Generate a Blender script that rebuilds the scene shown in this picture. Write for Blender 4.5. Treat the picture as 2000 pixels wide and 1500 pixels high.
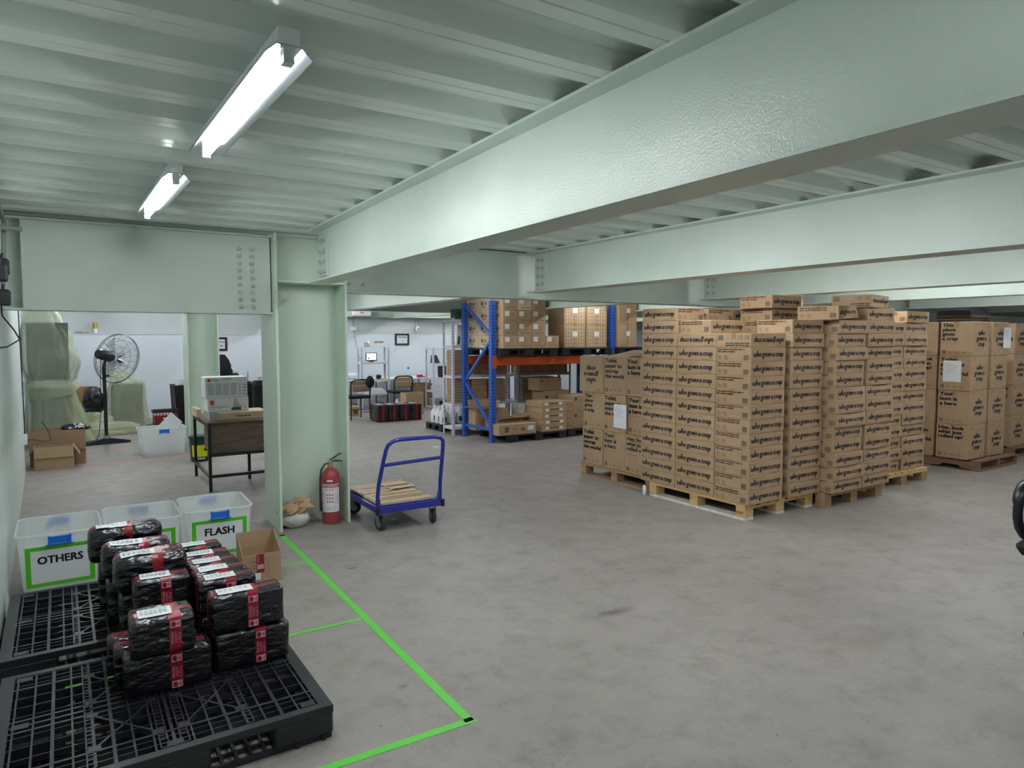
import bpy, bmesh, math, random
from mathutils import Vector, Matrix, noise

for _o in list(bpy.data.objects):
    bpy.data.objects.remove(_o, do_unlink=True)
SC = bpy.context.scene
COL = SC.collection
PI = math.pi

# ------------------------------------------------------------------ camera
cam_data = bpy.data.cameras.new('camera')
cam = bpy.data.objects.new('camera', cam_data)
COL.objects.link(cam)
cam.location = (0, 0, 1.63)
cam.rotation_euler = (math.radians(90 - 3.843), 0, math.radians(-32.69))
cam_data.sensor_width = 36
cam_data.lens = 1340 / 2000 * 36
cam_data.clip_end = 100
SC.camera = cam

# ------------------------------------------------------------------ world, exposure
world = bpy.data.worlds.new('world')
SC.world = world
world.use_nodes = True
world.node_tree.nodes['Background'].inputs[0].default_value = (0.75, 0.82, 0.8, 1)
world.node_tree.nodes['Background'].inputs[1].default_value = 0.05
SC.view_settings.view_transform = 'Standard'
SC.view_settings.look = 'None'
SC.view_settings.gamma = 1
SC.view_settings.use_curve_mapping = False
SC.view_settings.exposure = 1.0
TUBE_POWER = 60.0
SC.cycles.max_bounces = 6
SC.cycles.diffuse_bounces = 4
SC.cycles.glossy_bounces = 2
SC.cycles.transparent_max_bounces = 8
SC.cycles.transmission_bounces = 6
SC.cycles.sample_clamp_indirect = 4
SC.cycles.use_denoising = True
SC.cycles.use_adaptive_sampling = True
SC.cycles.adaptive_threshold = 0.12
SC.cycles.adaptive_min_samples = 20
SC.cycles.caustics_reflective = False
SC.cycles.caustics_refractive = False

# ------------------------------------------------------------------ materials
def lin(c):
    return tuple(((v / 255) / 12.92 if v / 255 <= 0.04045 else ((v / 255 + 0.055) / 1.055) ** 2.4) for v in c)

M = {}
def mat(name, col, rough=0.6, metal=0.0, var=0.0, scale=4.0, bump=0.0, bscale=60.0, spec=0.5, emit=0.0,
        stretch=None, coat=0.0):
    m = bpy.data.materials.new(name)
    m.use_nodes = True
    nt = m.node_tree
    b = nt.nodes['Principled BSDF']
    c = lin(col)
    b.inputs['Base Color'].default_value = (*c, 1)
    b.inputs['Roughness'].default_value = rough
    b.inputs['Metallic'].default_value = metal
    b.inputs['Specular IOR Level'].default_value = spec
    if coat:
        b.inputs['Coat Weight'].default_value = coat
        b.inputs['Coat Roughness'].default_value = 0.08
    if emit:
        b.inputs['Emission Color'].default_value = (*c, 1)
        b.inputs['Emission Strength'].default_value = emit
    if var or bump:
        tc = nt.nodes.new('ShaderNodeTexCoord')
        mp = nt.nodes.new('ShaderNodeMapping')
        if stretch:
            mp.inputs['Scale'].default_value = stretch
        nt.links.new(tc.outputs['Object'], mp.inputs['Vector'])
    if var:
        n = nt.nodes.new('ShaderNodeTexNoise')
        n.inputs['Scale'].default_value = scale
        n.inputs['Detail'].default_value = 3
        nt.links.new(mp.outputs['Vector'], n.inputs['Vector'])
        r = nt.nodes.new('ShaderNodeValToRGB')
        r.color_ramp.elements[0].position = 0.3
        r.color_ramp.elements[1].position = 0.7
        r.color_ramp.elements[0].color = (*[v * (1 - var) for v in c], 1)
        r.color_ramp.elements[1].color = (*[min(1, v * (1 + var)) for v in c], 1)
        nt.links.new(n.outputs['Fac'], r.inputs['Fac'])
        nt.links.new(r.outputs['Color'], b.inputs['Base Color'])
    if bump:
        n2 = nt.nodes.new('ShaderNodeTexNoise')
        n2.inputs['Scale'].default_value = bscale
        n2.inputs['Detail'].default_value = 2
        nt.links.new(mp.outputs['Vector'], n2.inputs['Vector'])
        bp = nt.nodes.new('ShaderNodeBump')
        bp.inputs['Strength'].default_value = bump
        bp.inputs['Distance'].default_value = 0.02
        nt.links.new(n2.outputs['Fac'], bp.inputs['Height'])
        nt.links.new(bp.outputs['Normal'], b.inputs['Normal'])
    M[name] = m
    return m

def sheer(name, col, see=0.5, rough=0.3, trans=0.4, bump=0.0, bscale=20):
    """thin see-through plastic: part clear, part translucent, part coloured"""
    m = mat(name, col, rough, bump=bump, bscale=bscale)
    nt = m.node_tree
    b = nt.nodes['Principled BSDF']
    out = nt.nodes['Material Output']
    tl = nt.nodes.new('ShaderNodeBsdfTranslucent')
    tl.inputs['Color'].default_value = (*lin(col), 1)
    m1 = nt.nodes.new('ShaderNodeMixShader')
    m1.inputs[0].default_value = trans
    nt.links.new(b.outputs[0], m1.inputs[1])
    nt.links.new(tl.outputs[0], m1.inputs[2])
    tr = nt.nodes.new('ShaderNodeBsdfTransparent')
    m2 = nt.nodes.new('ShaderNodeMixShader')
    m2.inputs[0].default_value = see
    nt.links.new(m1.outputs[0], m2.inputs[1])
    nt.links.new(tr.outputs[0], m2.inputs[2])
    nt.links.new(m2.outputs[0], out.inputs['Surface'])
    return m

# concrete floor
def concrete():
    m = mat('concrete', (158, 152, 148), 0.45, spec=0.35)
    nt = m.node_tree
    b = nt.nodes['Principled BSDF']
    tc = nt.nodes.new('ShaderNodeTexCoord')
    def nz(scale, detail, rough, dist=0.0):
        n = nt.nodes.new('ShaderNodeTexNoise')
        n.inputs['Scale'].default_value = scale
        n.inputs['Detail'].default_value = detail
        n.inputs['Roughness'].default_value = rough
        n.inputs['Distortion'].default_value = dist
        nt.links.new(tc.outputs['Object'], n.inputs['Vector'])
        return n
    def ramp(n, p0, c0, p1, c1):
        r = nt.nodes.new('ShaderNodeValToRGB')
        r.color_ramp.elements[0].position = p0
        r.color_ramp.elements[1].position = p1
        r.color_ramp.elements[0].color = (*lin(c0), 1)
        r.color_ramp.elements[1].color = (*lin(c1), 1)
        nt.links.new(n.outputs['Fac'], r.inputs['Fac'])
        return r
    base = ramp(nz(0.7, 6, 0.7, 0.0), 0.3, (138, 133, 129), 0.72, (155, 149, 144))
    patch = ramp(nz(4.5, 6, 0.78, 0.0), 0.48, (255, 255, 255), 0.78, (208, 205, 202))
    lightp = ramp(nz(3.1, 6, 0.82, 0.0), 0.56, (0, 0, 0), 0.80, (70, 70, 68))
    speck = ramp(nz(38, 2, 0.6), 0.68, (255, 255, 255), 0.74, (205, 203, 200))
    def mixn(a, bb, typ):
        x = nt.nodes.new('ShaderNodeMix')
        x.data_type = 'RGBA'
        x.blend_type = typ
        x.inputs['Factor'].default_value = 1
        nt.links.new(a, x.inputs['A'])
        nt.links.new(bb, x.inputs['B'])
        return x.outputs['Result']
    c = mixn(base.outputs[0], patch.outputs[0], 'MULTIPLY')
    c = mixn(c, speck.outputs[0], 'MULTIPLY')
    c = mixn(c, lightp.outputs[0], 'ADD')
    def stain(x, y, sx, sy, col):
        mp = nt.nodes.new('ShaderNodeMapping')
        mp.inputs['Location'].default_value = (-x / sx, -y / sy, 0)
        mp.inputs['Scale'].default_value = (1 / sx, 1 / sy, 1)
        nt.links.new(tc.outputs['Object'], mp.inputs['Vector'])
        ln = nt.nodes.new('ShaderNodeVectorMath'); ln.operation = 'LENGTH'
        nt.links.new(mp.outputs[0], ln.inputs[0])
        ad = nt.nodes.new('ShaderNodeMath'); ad.operation = 'MULTIPLY_ADD'
        nn = nz(7, 3, 0.7)
        ad.inputs[1].default_value = 1.6
        nt.links.new(nn.outputs['Fac'], ad.inputs[0]); nt.links.new(ln.outputs['Value'], ad.inputs[2])
        r = nt.nodes.new('ShaderNodeValToRGB')
        r.color_ramp.elements[0].position = 0.0; r.color_ramp.elements[0].color = (*lin(col), 1)
        r.color_ramp.elements[1].position = 1.0; r.color_ramp.elements[1].color = (1, 1, 1, 1)
        mr = nt.nodes.new('ShaderNodeMapRange')
        mr.inputs['From Min'].default_value = 1.0; mr.inputs['From Max'].default_value = 1.75
        nt.links.new(ad.outputs[0], mr.inputs['Value']); nt.links.new(mr.outputs[0], r.inputs['Fac'])
        return r.outputs[0]
    for st in ((2.67, 3.03, 0.17, 0.06, (176, 172, 170)), (1.25, 2.9, 0.04, 0.03, (200, 196, 194)), (1.62, 4.63, 0.05, 0.03, (190, 186, 184)), (3.6, 2.0, 0.4, 0.2, (238, 236, 234))):
        c = mixn(c, stain(*st), 'MULTIPLY')
    nt.links.new(c, b.inputs['Base Color'])
    rr = nt.nodes.new('ShaderNodeMapRange')
    rr.inputs['To Min'].default_value = 0.36
    rr.inputs['To Max'].default_value = 0.62
    nt.links.new(nz(5, 2, 0.6).outputs['Fac'], rr.inputs['Value'])
    nt.links.new(rr.outputs[0], b.inputs['Roughness'])
    bp = nt.nodes.new('ShaderNodeBump')
    bp.inputs['Strength'].default_value = 0.12
    bp.inputs['Distance'].default_value = 0.01
    nt.links.new(nz(60, 3, 0.7).outputs['Fac'], bp.inputs['Height'])
    nt.links.new(bp.outputs[0], b.inputs['Normal'])
concrete()

mat('green_paint', (201, 213, 204), 0.3, var=0.04, scale=2.5, bump=0.12, bscale=140)
mat('green_paint_column', (202, 218, 202), 0.4, var=0.04, scale=2.5, bump=0.15, bscale=120)
mat('deck_paint', (214, 222, 217), 0.34, var=0.06, scale=1.3)
mat('wall_paint', (212, 220, 228), 0.55, var=0.05, scale=1.2, bump=0.06, bscale=30)
mat('wall_upper', (196, 202, 204), 0.7, var=0.05, scale=1.5)
mat('partition', (208, 220, 214), 0.5, var=0.05, scale=2.0, stretch=(1, 3, 0.4))
mat('fixture_white', (225, 228, 232), 0.35)
mat('reflector', (206, 208, 218), 0.13, metal=1.0)
mat('socket', (200, 205, 212), 0.3, metal=0.5)
mat('bolt_steel', (186, 196, 188), 0.4, metal=0.2)
mat('kraft', (173, 145, 114), 0.75, var=0.06, scale=5)
mat('kraft_pale', (206, 184, 156), 0.75, var=0.05, scale=5)
mat('kraft_dark', (150, 122, 96), 0.8, var=0.08, scale=5)
mat('kraft_inner', (176, 148, 116), 0.8, var=0.06, scale=5)
mat('ink', (30, 27, 36), 0.7)
mat('ink_faint', (128, 98, 70), 0.8)
mat('ink_grey', (96, 82, 72), 0.8)
mat('pack_tape', (164, 126, 86), 0.28)
mat('paper', (226, 230, 236), 0.7)
mat('paper_grey', (176, 180, 188), 0.75)
mat('wood_pale', (205, 172, 118), 0.75, var=0.18, scale=6, stretch=(6, 0.6, 6), bump=0.1, bscale=30)
mat('wood_grey', (160, 132, 100), 0.8, var=0.2, scale=6, stretch=(6, 0.6, 6), bump=0.1, bscale=30)
mat('wood_red', (128, 96, 78), 0.8, var=0.2, scale=6, stretch=(6, 0.6, 6), bump=0.1, bscale=30)
mat('wood_white', (214, 214, 212), 0.8, var=0.2, scale=14, bump=0.1, bscale=30)
mat('desk_wood', (104, 88, 76), 0.55, var=0.35, scale=3.5, stretch=(1, 1, 9))
mat('black_plastic', (30, 32, 39), 0.42, spec=0.5)
mat('black_matte', (24, 24, 30), 0.6)
mat('black_metal', (26, 25, 28), 0.4)
mat('black_cloth', (18, 18, 24), 0.9, bump=0.3, bscale=30)
mat('wrap_black', (19, 20, 25), 0.26, bump=0.9, bscale=22, spec=0.6, stretch=(0.6, 1, 1.4))
mat('fragile_red', (142, 18, 38), 0.3)
mat('fragile_pale', (212, 160, 178), 0.35)
mat('label_white', (222, 228, 230), 0.4)
mat('label_grey', (186, 192, 198), 0.5)
mat('fragile_side', (122, 28, 42), 0.3, var=0.8, scale=38)
sheer('tub_plastic', (240, 245, 246), see=0.17, rough=0.3, trans=0.5)
mat('clip_blue', (36, 110, 214), 0.3)
mat('tape_green', (92, 200, 66), 0.45)
mat('tape_green_sheer', (84, 196, 40), 0.35)
mat('tape_red', (214, 128, 116), 0.5)
mat('trolley_blue', (30, 42, 142), 0.28, coat=0.3)
mat('rubber', (52, 54, 62), 0.7)
mat('steel', (170, 172, 178), 0.3, metal=0.9)
mat('extinguisher_red', (150, 10, 26), 0.32)
mat('brass', (190, 160, 60), 0.35, metal=0.7)
sheer('clear_bag', (225, 228, 235), see=0.93, rough=0.08, trans=0.05, bump=0.6, bscale=14)
mat('cement_paper', (178, 150, 118), 0.8, var=0.1, scale=6, bump=0.4, bscale=18)
mat('cement_white', (208, 208, 204), 0.7, var=0.12, scale=12, bump=0.4, bscale=18)
mat('rack_blue', (48, 96, 190), 0.35, var=0.05)
mat('rack_dark', (34, 58, 120), 0.4)
mat('rack_orange', (196, 84, 38), 0.4, var=0.06)
mat('slot_dark', (16, 22, 44), 0.8)
mat('shelf_white', (212, 212, 226), 0.4)
mat('shelf_grey', (150, 152, 164), 0.45)
sheer('green_sheet', (208, 218, 182), see=0.56, rough=0.16, trans=0.35, bump=1.0, bscale=5)
mat('covered_dark', (124, 128, 132), 0.8)
mat('jug', (232, 236, 234), 0.35)
mat('jug_label', (60, 62, 60), 0.5)
mat('screen_white', (228, 244, 250), 0.4, emit=1.6)
mat('bucket_green', (16, 58, 52), 0.35)
mat('yellow', (214, 216, 24), 0.4)
mat('red', (190, 38, 48), 0.4)
mat('logo_orange', (206, 78, 52), 0.5)
mat('skin_print', (226, 190, 170), 0.6)
mat('cloth_grey', (140, 140, 144), 0.7)
mat('white_plastic', (232, 235, 238), 0.35)
mat('chair_black', (24, 25, 34), 0.35)
mat('bag_black', (20, 21, 28), 0.25, bump=0.6, bscale=12)
mat('cable_grey', (120, 126, 124), 0.5)
mat('picture_a', (40, 70, 60), 0.5, var=0.8, scale=18)
mat('film', (180, 176, 176), 0.15, var=0.15, scale=14, bump=0.5, bscale=12)
m_tube = mat('tube_light', (244, 246, 255), 0.3)
m_tube.node_tree.nodes['Principled BSDF'].inputs['Emission Color'].default_value = (0.95, 0.98, 1.0, 1)
m_tube.node_tree.nodes['Principled BSDF'].inputs['Emission Strength'].default_value = TUBE_POWER

# ------------------------------------------------------------------ mesh builder
class MB:
    def __init__(s):
        s.v, s.f, s.m = [], [], []
    def add(s, vs, fs, m=0):
        o = len(s.v)
        s.v += [tuple(p) for p in vs]
        s.f += [tuple(i + o for i in f) for f in fs]
        s.m += [m] * len(fs)
        return s
    def box(s, x0, x1, y0, y1, z0, z1, m=0):
        return s.add([(x0, y0, z0), (x1, y0, z0), (x1, y1, z0), (x0, y1, z0), (x0, y0, z1), (x1, y0, z1), (x1, y1, z1), (x0, y1, z1)],
                     [(0, 3, 2, 1), (4, 5, 6, 7), (0, 1, 5, 4), (1, 2, 6, 5), (2, 3, 7, 6), (3, 0, 4, 7)], m)
    def bar(s, p0, p1, w, h, m=0, up=(0, 0, 1)):
        """rectangular bar from p0 to p1; w across, h along 'up'"""
        p0, p1 = Vector(p0), Vector(p1)
        d = (p1 - p0).normalized()
        u = Vector(up)
        a = d.cross(u)
        if a.length < 1e-5:
            a = d.cross(Vector((1, 0, 0)))
        a.normalize()
        u = a.cross(d).normalized()
        vs = []
        for p in (p0, p1):
            for sa, su in ((-1, -1), (1, -1), (1, 1), (-1, 1)):
                vs.append(p + a * (sa * w / 2) + u * (su * h / 2))
        return s.add(vs, [(0, 3, 2, 1), (4, 5, 6, 7), (0, 1, 5, 4), (1, 2, 6, 5), (2, 3, 7, 6), (3, 0, 4, 7)], m)
    def tube(s, pts, r, n=8, m=0, closed=False, caps=True):
        pts = [Vector(p) for p in pts]
        k = len(pts)
        rs = r if isinstance(r, (list, tuple)) else [r] * k
        o = len(s.v)
        prev = None
        for i, p in enumerate(pts):
            if closed:
                d = pts[(i + 1) % k] - pts[i - 1]
            else:
                d = pts[min(i + 1, k - 1)] - pts[max(i - 1, 0)]
            d.normalize()
            if prev is None:
                a = d.orthogonal().normalized()
            else:
                a = (prev - d * prev.dot(d))
                a = a.normalized() if a.length > 1e-6 else d.orthogonal().normalized()
            prev = a
            b = d.cross(a)
            for j in range(n):
                t = 2 * PI * j / n
                s.v.append(tuple(p + (a * math.cos(t) + b * math.sin(t)) * rs[i]))
        for i in range(k if closed else k - 1):
            i2 = (i + 1) % k
            for j in range(n):
                j2 = (j + 1) % n
                s.f.append((o + i * n + j, o + i * n + j2, o + i2 * n + j2, o + i2 * n + j))
                s.m.append(m)
        if not closed and caps:
            s.f.append(tuple(o + j for j in reversed(range(n))))
            s.f.append(tuple(o + (k - 1) * n + j for j in range(n)))
            s.m += [m, m]
        return s
    def lathe(s, prof, n=20, c=(0, 0, 0), m=0, axis=None):
        """prof: list of (r, z) from bottom to top"""
        o = len(s.v)
        R = Vector((0, 0, 1)).rotation_difference(Vector(axis)).to_matrix() if axis else None
        for r, z in prof:
            for j in range(n):
                t = 2 * PI * j / n
                p = Vector((r * math.cos(t), r * math.sin(t), z))
                if R:
                    p = R @ p
                s.v.append((p.x + c[0], p.y + c[1], p.z + c[2]))
        for i in range(len(prof) - 1):
            for j in range(n):
                j2 = (j + 1) % n
                s.f.append((o + i * n + j, o + i * n + j2, o + (i + 1) * n + j2, o + (i + 1) * n + j))
                s.m.append(m)
        s.f.append(tuple(o + j for j in reversed(range(n))))
        s.f.append(tuple(o + (len(prof) - 1) * n + j for j in range(n)))
        s.m += [m, m]
        return s
    def prism(s, poly, p0, p1, ax, ay, m=0):
        """extrude 2-D polygon (counter-clockwise) given in axes ax, ay from p0 to p1"""
        p0, p1, ax, ay = map(Vector, (p0, p1, ax, ay))
        n = len(poly)
        vs = [p0 + ax * a + ay * b for a, b in poly] + [p1 + ax * a + ay * b for a, b in poly]
        fs = [tuple(reversed(range(n))), tuple(range(n, 2 * n))] + [(i, (i + 1) % n, n + (i + 1) % n, n + i) for i in range(n)]
        return s.add(vs, fs, m)
    def quad(s, o, ax, ay, w, h, m=0):
        o, ax, ay = Vector(o), Vector(ax), Vector(ay)
        return s.add([o, o + ax * w, o + ax * w + ay * h, o + ay * h], [(0, 1, 2, 3)], m)
    def text(s, txt, o, ax, ay, width=None, height=None, m=0, **k):
        """text with its lower-left corner at o, fitted to width (or height)"""
        vs, fs, w, h = text_geo(txt, **k)
        o, ax, ay = Vector(o), Vector(ax), Vector(ay)
        sx = width / w if width else height / h
        sy = height / h if height else sx
        return s.add([o + ax * (x * sx) + ay * (y * sy) for x, y in vs], fs, m)
    def xf(s, fn):
        s.v = [tuple(fn(Vector(p))) for p in s.v]
        return s
    def build(s, name, mats, parent=None, loc=None, smooth=False, fix=True):
        me = bpy.data.meshes.new(name)
        me.from_pydata(s.v, [], s.f)
        for mm in (mats if isinstance(mats, (list, tuple)) else [mats]):
            me.materials.append(M[mm])
        if len(set(s.m)) > 1:
            me.polygons.foreach_set('material_index', s.m)
        if smooth:
            me.polygons.foreach_set('use_smooth', [True] * len(me.polygons))
        if fix and len(s.f) < 60000:
            bm = bmesh.new()
            bm.from_mesh(me)
            bmesh.ops.recalc_face_normals(bm, faces=bm.faces)
            bm.to_mesh(me)
            bm.free()
        me.update()
        if smooth:
            me.set_sharp_from_angle(angle=math.radians(42))
        ob = bpy.data.objects.new(name, me)
        COL.objects.link(ob)
        if parent:
            ob.parent = parent
        if loc:
            ob.location = loc
        return ob

_TX = {}
def text_geo(txt, shear=0.0, bold=0.0, spacing=1.0, line=0.85, align='LEFT'):
    key = (txt, shear, bold, spacing, line, align)
    if key in _TX:
        return _TX[key]
    cu = bpy.data.curves.new('txt', 'FONT')
    cu.body = txt
    cu.size = 1
    cu.shear = shear
    cu.space_character = spacing
    cu.space_line = line
    cu.align_x = align
    cu.resolution_u = 2
    cu.fill_mode = 'FRONT'
    ob = bpy.data.objects.new('txt', cu)
    COL.objects.link(ob)
    dg = bpy.context.evaluated_depsgraph_get()
    me = bpy.data.meshes.new_from_object(ob.evaluated_get(dg))
    vs = [(v.co.x, v.co.y) for v in me.vertices]
    fs = [tuple(p.vertices) for p in me.polygons]
    bpy.data.objects.remove(ob)
    bpy.data.curves.remove(cu)
    bpy.data.meshes.remove(me)
    if bold:                                       # heavier weight: the outline repeated a hair to each side
        n0 = len(vs)
        base_v, base_f = vs, fs
        vs, fs = [], []
        for i, (dx, dy) in enumerate(((-bold, -bold * 0.6), (bold, -bold * 0.6), (bold, bold * 0.6), (-bold, bold * 0.6))):
            vs += [(x + dx, y + dy) for x, y in base_v]
            fs += [tuple(j + i * n0 for j in f) for f in base_f]
    x0 = min(v[0] for v in vs); y0 = min(v[1] for v in vs)
    vs = [(x - x0, y - y0) for x, y in vs]
    _TX[key] = (vs, fs, max(v[0] for v in vs), max(v[1] for v in vs))
    return _TX[key]

# rounded slanted lettering drawn with a broad stroke
def _arc(cx, cy, rx, ry, a0, a1, n=12):
    return [(cx + rx * math.cos(math.radians(a0 + (a1 - a0) * i / n)), cy + ry * math.sin(math.radians(a0 + (a1 - a0) * i / n))) for i in range(n + 1)]
STROKES = {
    'o': ([_arc(.45, .5, .33, .37, 0, 360, 16)], .95),
    'w': ([[(.04, .92)] + _arc(.38, .44, .27, .34, 165, 360) + [(.65, .8)], [(.65, .44)] + _arc(.93, .44, .28, .34, 180, 385) + [(1.12, .9)]], 1.36),
    'h': ([[(-.12, 1.32), (.1, 1.52), (.24, 1.5), (.2, .9), (.18, .1)], [(.2, .5)] + _arc(.48, .54, .27, .32, 175, 0) + [(.75, .2), (.9, .12)]], 1.02),
    'g': ([_arc(.42, .6, .28, .28, 0, 360, 14), [(.3, .34), (.2, .18), (.4, .06), (.66, .0)] + _arc(.42, -.24, .32, .2, 40, -300, 14), [(.6, .8), (.86, .92)]], .96),
    'i': ([[(.04, .86), (.24, .86), (.24, .14), (.46, .1)]], .52),
    'v': ([[(.0, .88), (.18, .86), (.4, .12), (.52, .14), (.76, .9)]], .88),
    'e': ([_arc(.42, .5, .31, .36, 5, 310, 14), [(.14, .46), (.7, .54)]], .84),
    's': ([[(.64, .74), (.48, .88), (.24, .82), (.2, .64), (.52, .46), (.6, .26), (.42, .1), (.1, .2)]], .74),
    'a': ([_arc(.4, .46, .28, .34, 0, 360, 14), [(.7, .86), (.7, .2), (.86, .12)]], .97),
    'c': ([_arc(.44, .5, .32, .37, 48, 312, 12)], .80),
    'r': ([[(.03, .86), (.22, .86), (.22, .08)], [(.22, .5), (.36, .8), (.6, .84)]], .70),
    'p': ([[(.03, .86), (.22, .86), (.22, -.5)], _arc(.5, .48, .28, .36, 180, 540, 14)], .96),
    ' ': ([], .36)}
def wordmark_geo(lines, shear=0.16, wt=0.155, lead=1.75):
    key = ('wm', tuple(lines))
    if key in _TX:
        return _TX[key]
    vs, fs = [], []
    wid = [sum(STROKES[c][1] for c in l) for l in lines]
    for li, l in enumerate(lines):
        x0 = (max(wid) - wid[li]) / 2
        y0 = -lead * li
        for c in l:
            for path in STROKES[c][0]:
                P = [Vector(p) for p in path]
                closed = (P[0] - P[-1]).length < 1e-3
                o = len(vs)
                for i, p in enumerate(P):
                    if closed and i in (0, len(P) - 1):
                        d = P[1] - P[-2]
                    else:
                        d = P[min(i + 1, len(P) - 1)] - P[max(i - 1, 0)]
                    d.normalize()
                    nrm = Vector((-d.y, d.x))
                    k = wt * (0.82 + 0.3 * abs(nrm.x))
                    e = d * (wt * 0.5 if i == len(P) - 1 and not closed else -wt * 0.5 if i == 0 and not closed else 0)
                    for s_ in (-1, 1):
                        q = p + e + nrm * (k * s_)
                        vs.append((x0 + q.x + shear * q.y, y0 + q.y))
                fs += [(o + 2 * i, o + 2 * i + 2, o + 2 * i + 3, o + 2 * i + 1) for i in range(len(P) - 1)]
            x0 += STROKES[c][1]
    xm = min(v[0] for v in vs); ym = min(v[1] for v in vs)
    vs = [(x - xm, y - ym) for x, y in vs]
    _TX[key] = (vs, fs, max(v[0] for v in vs), max(v[1] for v in vs))
    return _TX[key]

# ------------------------------------------------------------------ scene objects
def tag(o, label, cat, group=None, kind=None):
    if label: o['label'] = label
    if cat: o['category'] = cat
    if group: o['group'] = group
    if kind: o['kind'] = kind
    return o
def thing(name, label, cat, loc=(0, 0, 0), rotz=0.0, group=None):
    o = bpy.data.objects.new(name, None)
    COL.objects.link(o)
    o.empty_display_size = 0.1
    o.location = loc
    o.rotation_euler = (0, 0, rotz)
    return tag(o, label, cat, group)
def struct(name, mb, mats, label=None, **k):
    o = mb.build(name, mats, **k)
    o['kind'] = 'structure'
    if label: o['label'] = label
    return o
def clone(root, loc=None, rotz=None, label=None, group=None, scale=None):
    r = root.copy()
    COL.objects.link(r)
    if loc is not None: r.location = loc
    if rotz is not None: r.rotation_euler = (0, 0, rotz)
    if scale is not None: r.scale = scale
    if label: r['label'] = label
    if group: r['group'] = group
    for ch in list(root.children):
        c = ch.copy(); COL.objects.link(c); c.parent = r
        for g in list(ch.children):
            d = g.copy(); COL.objects.link(d); d.parent = c
    return r
def chamfer_box(lx, ly, h, b=0.004):
    bm = bmesh.new()
    bmesh.ops.create_cube(bm, size=1)
    for v in bm.verts:
        v.co = Vector((v.co.x * lx, v.co.y * ly, (v.co.z + 0.5) * h))
    bmesh.ops.bevel(bm, geom=list(bm.edges), offset=b, segments=1, affect='EDGES')
    mb = MB()
    bm.verts.index_update()
    mb.add([v.co[:] for v in bm.verts], [[v.index for v in f.verts] for f in bm.faces])
    bm.free()
    return mb
NTH = ['bottom', 'second', 'third', 'fourth', 'fifth', 'sixth', 'seventh', 'eighth', 'ninth', 'tenth', 'eleventh',
       'twelfth', 'thirteenth', 'fourteenth', 'fifteenth', 'sixteenth']
def nth(i):
    return 'bottommost' if i == 0 else NTH[i] + ' from bottom'
# ================================================================== STRUCTURE
DZ = 2.49                                             # underside of the deck
struct('floor', MB().box(-3, 18, -5, 18, -0.12, 0), 'concrete', 'grey worn concrete warehouse floor')
# corrugated steel deck: ribs run along x
mb = MB()
prof = []
k = -18
y = 1.487 + k * 0.325
while y < 16.2:
    prof += [(y - 0.062, DZ), (y - 0.004, DZ), (y, DZ + 0.006), (y + 0.004, DZ), (y + 0.062, DZ), (y + 0.092, DZ + 0.058), (y + 0.15, DZ + 0.058),
             (y + 0.162, DZ + 0.05), (y + 0.174, DZ + 0.058), (y + 0.233, DZ + 0.058)]
    y += 0.325
n = len(prof)
vs = [(-3, a, b) for a, b in prof] + [(18, a, b) for a, b in prof]
mb.add(vs, [(i, i + 1, n + i + 1, n + i) for i in range(n - 1)])
struct('ceiling', mb, 'deck_paint', 'pale green corrugated steel deck ceiling', fix=False)
struct('ceiling_slab', MB().box(-3, 18, -5, 18, DZ + 0.09, DZ + 0.2), 'deck_paint')
# walls
def wall_quad(name, p, q, t, z0, z1, m, label):
    d = Vector((q[0] - p[0], q[1] - p[1], 0)).normalized()
    nrm = Vector((-d.y, d.x, 0)) * t
    P = [Vector((p[0], p[1], 0)), Vector((q[0], q[1], 0))]
    mb = MB().prism([(0, z0), (t, z0), (t, z1), (0, z1)], P[0], P[1], nrm.normalized(), (0, 0, 1))
    return struct(name, mb, m, label)
wall_quad('wall_left', (-0.12, -4.5), (-0.52, 10.12), 0.12, 0, DZ + 0.1, 'partition', 'pale partition wall along the left')
struct('wall_left_rear', MB().box(-0.95, -0.75, 10.0, 16, 0, DZ + 0.1), 'wall_paint', 'wall beyond the partition')
struct('wall_back', MB().box(-1, 18, 15.6, 15.9, 0, 1.715), 'wall_paint', 'white painted back wall')
struct('wall_back_upper', MB().box(-1, 4.6, 15.74, 15.9, 1.715, DZ + 0.1).box(4.6, 18, 15.6, 15.9, 1.715, DZ + 0.1), 'wall_upper', 'grey upper back wall above the ledge')
struct('trim_1', MB().box(-1, 4.6, 15.585, 15.76, 1.70, 1.722), 'wall_upper', 'ledge along the back wall')
struct('wall_right', MB().box(17.2, 17.4, -5, 16, 0, DZ + 0.1), 'wall_paint', 'far right wall')
struct('wall_front', MB().box(-3, 18, -4.6, -4.4, 0, DZ + 0.1), 'wall_paint', 'wall behind the viewer')

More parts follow.
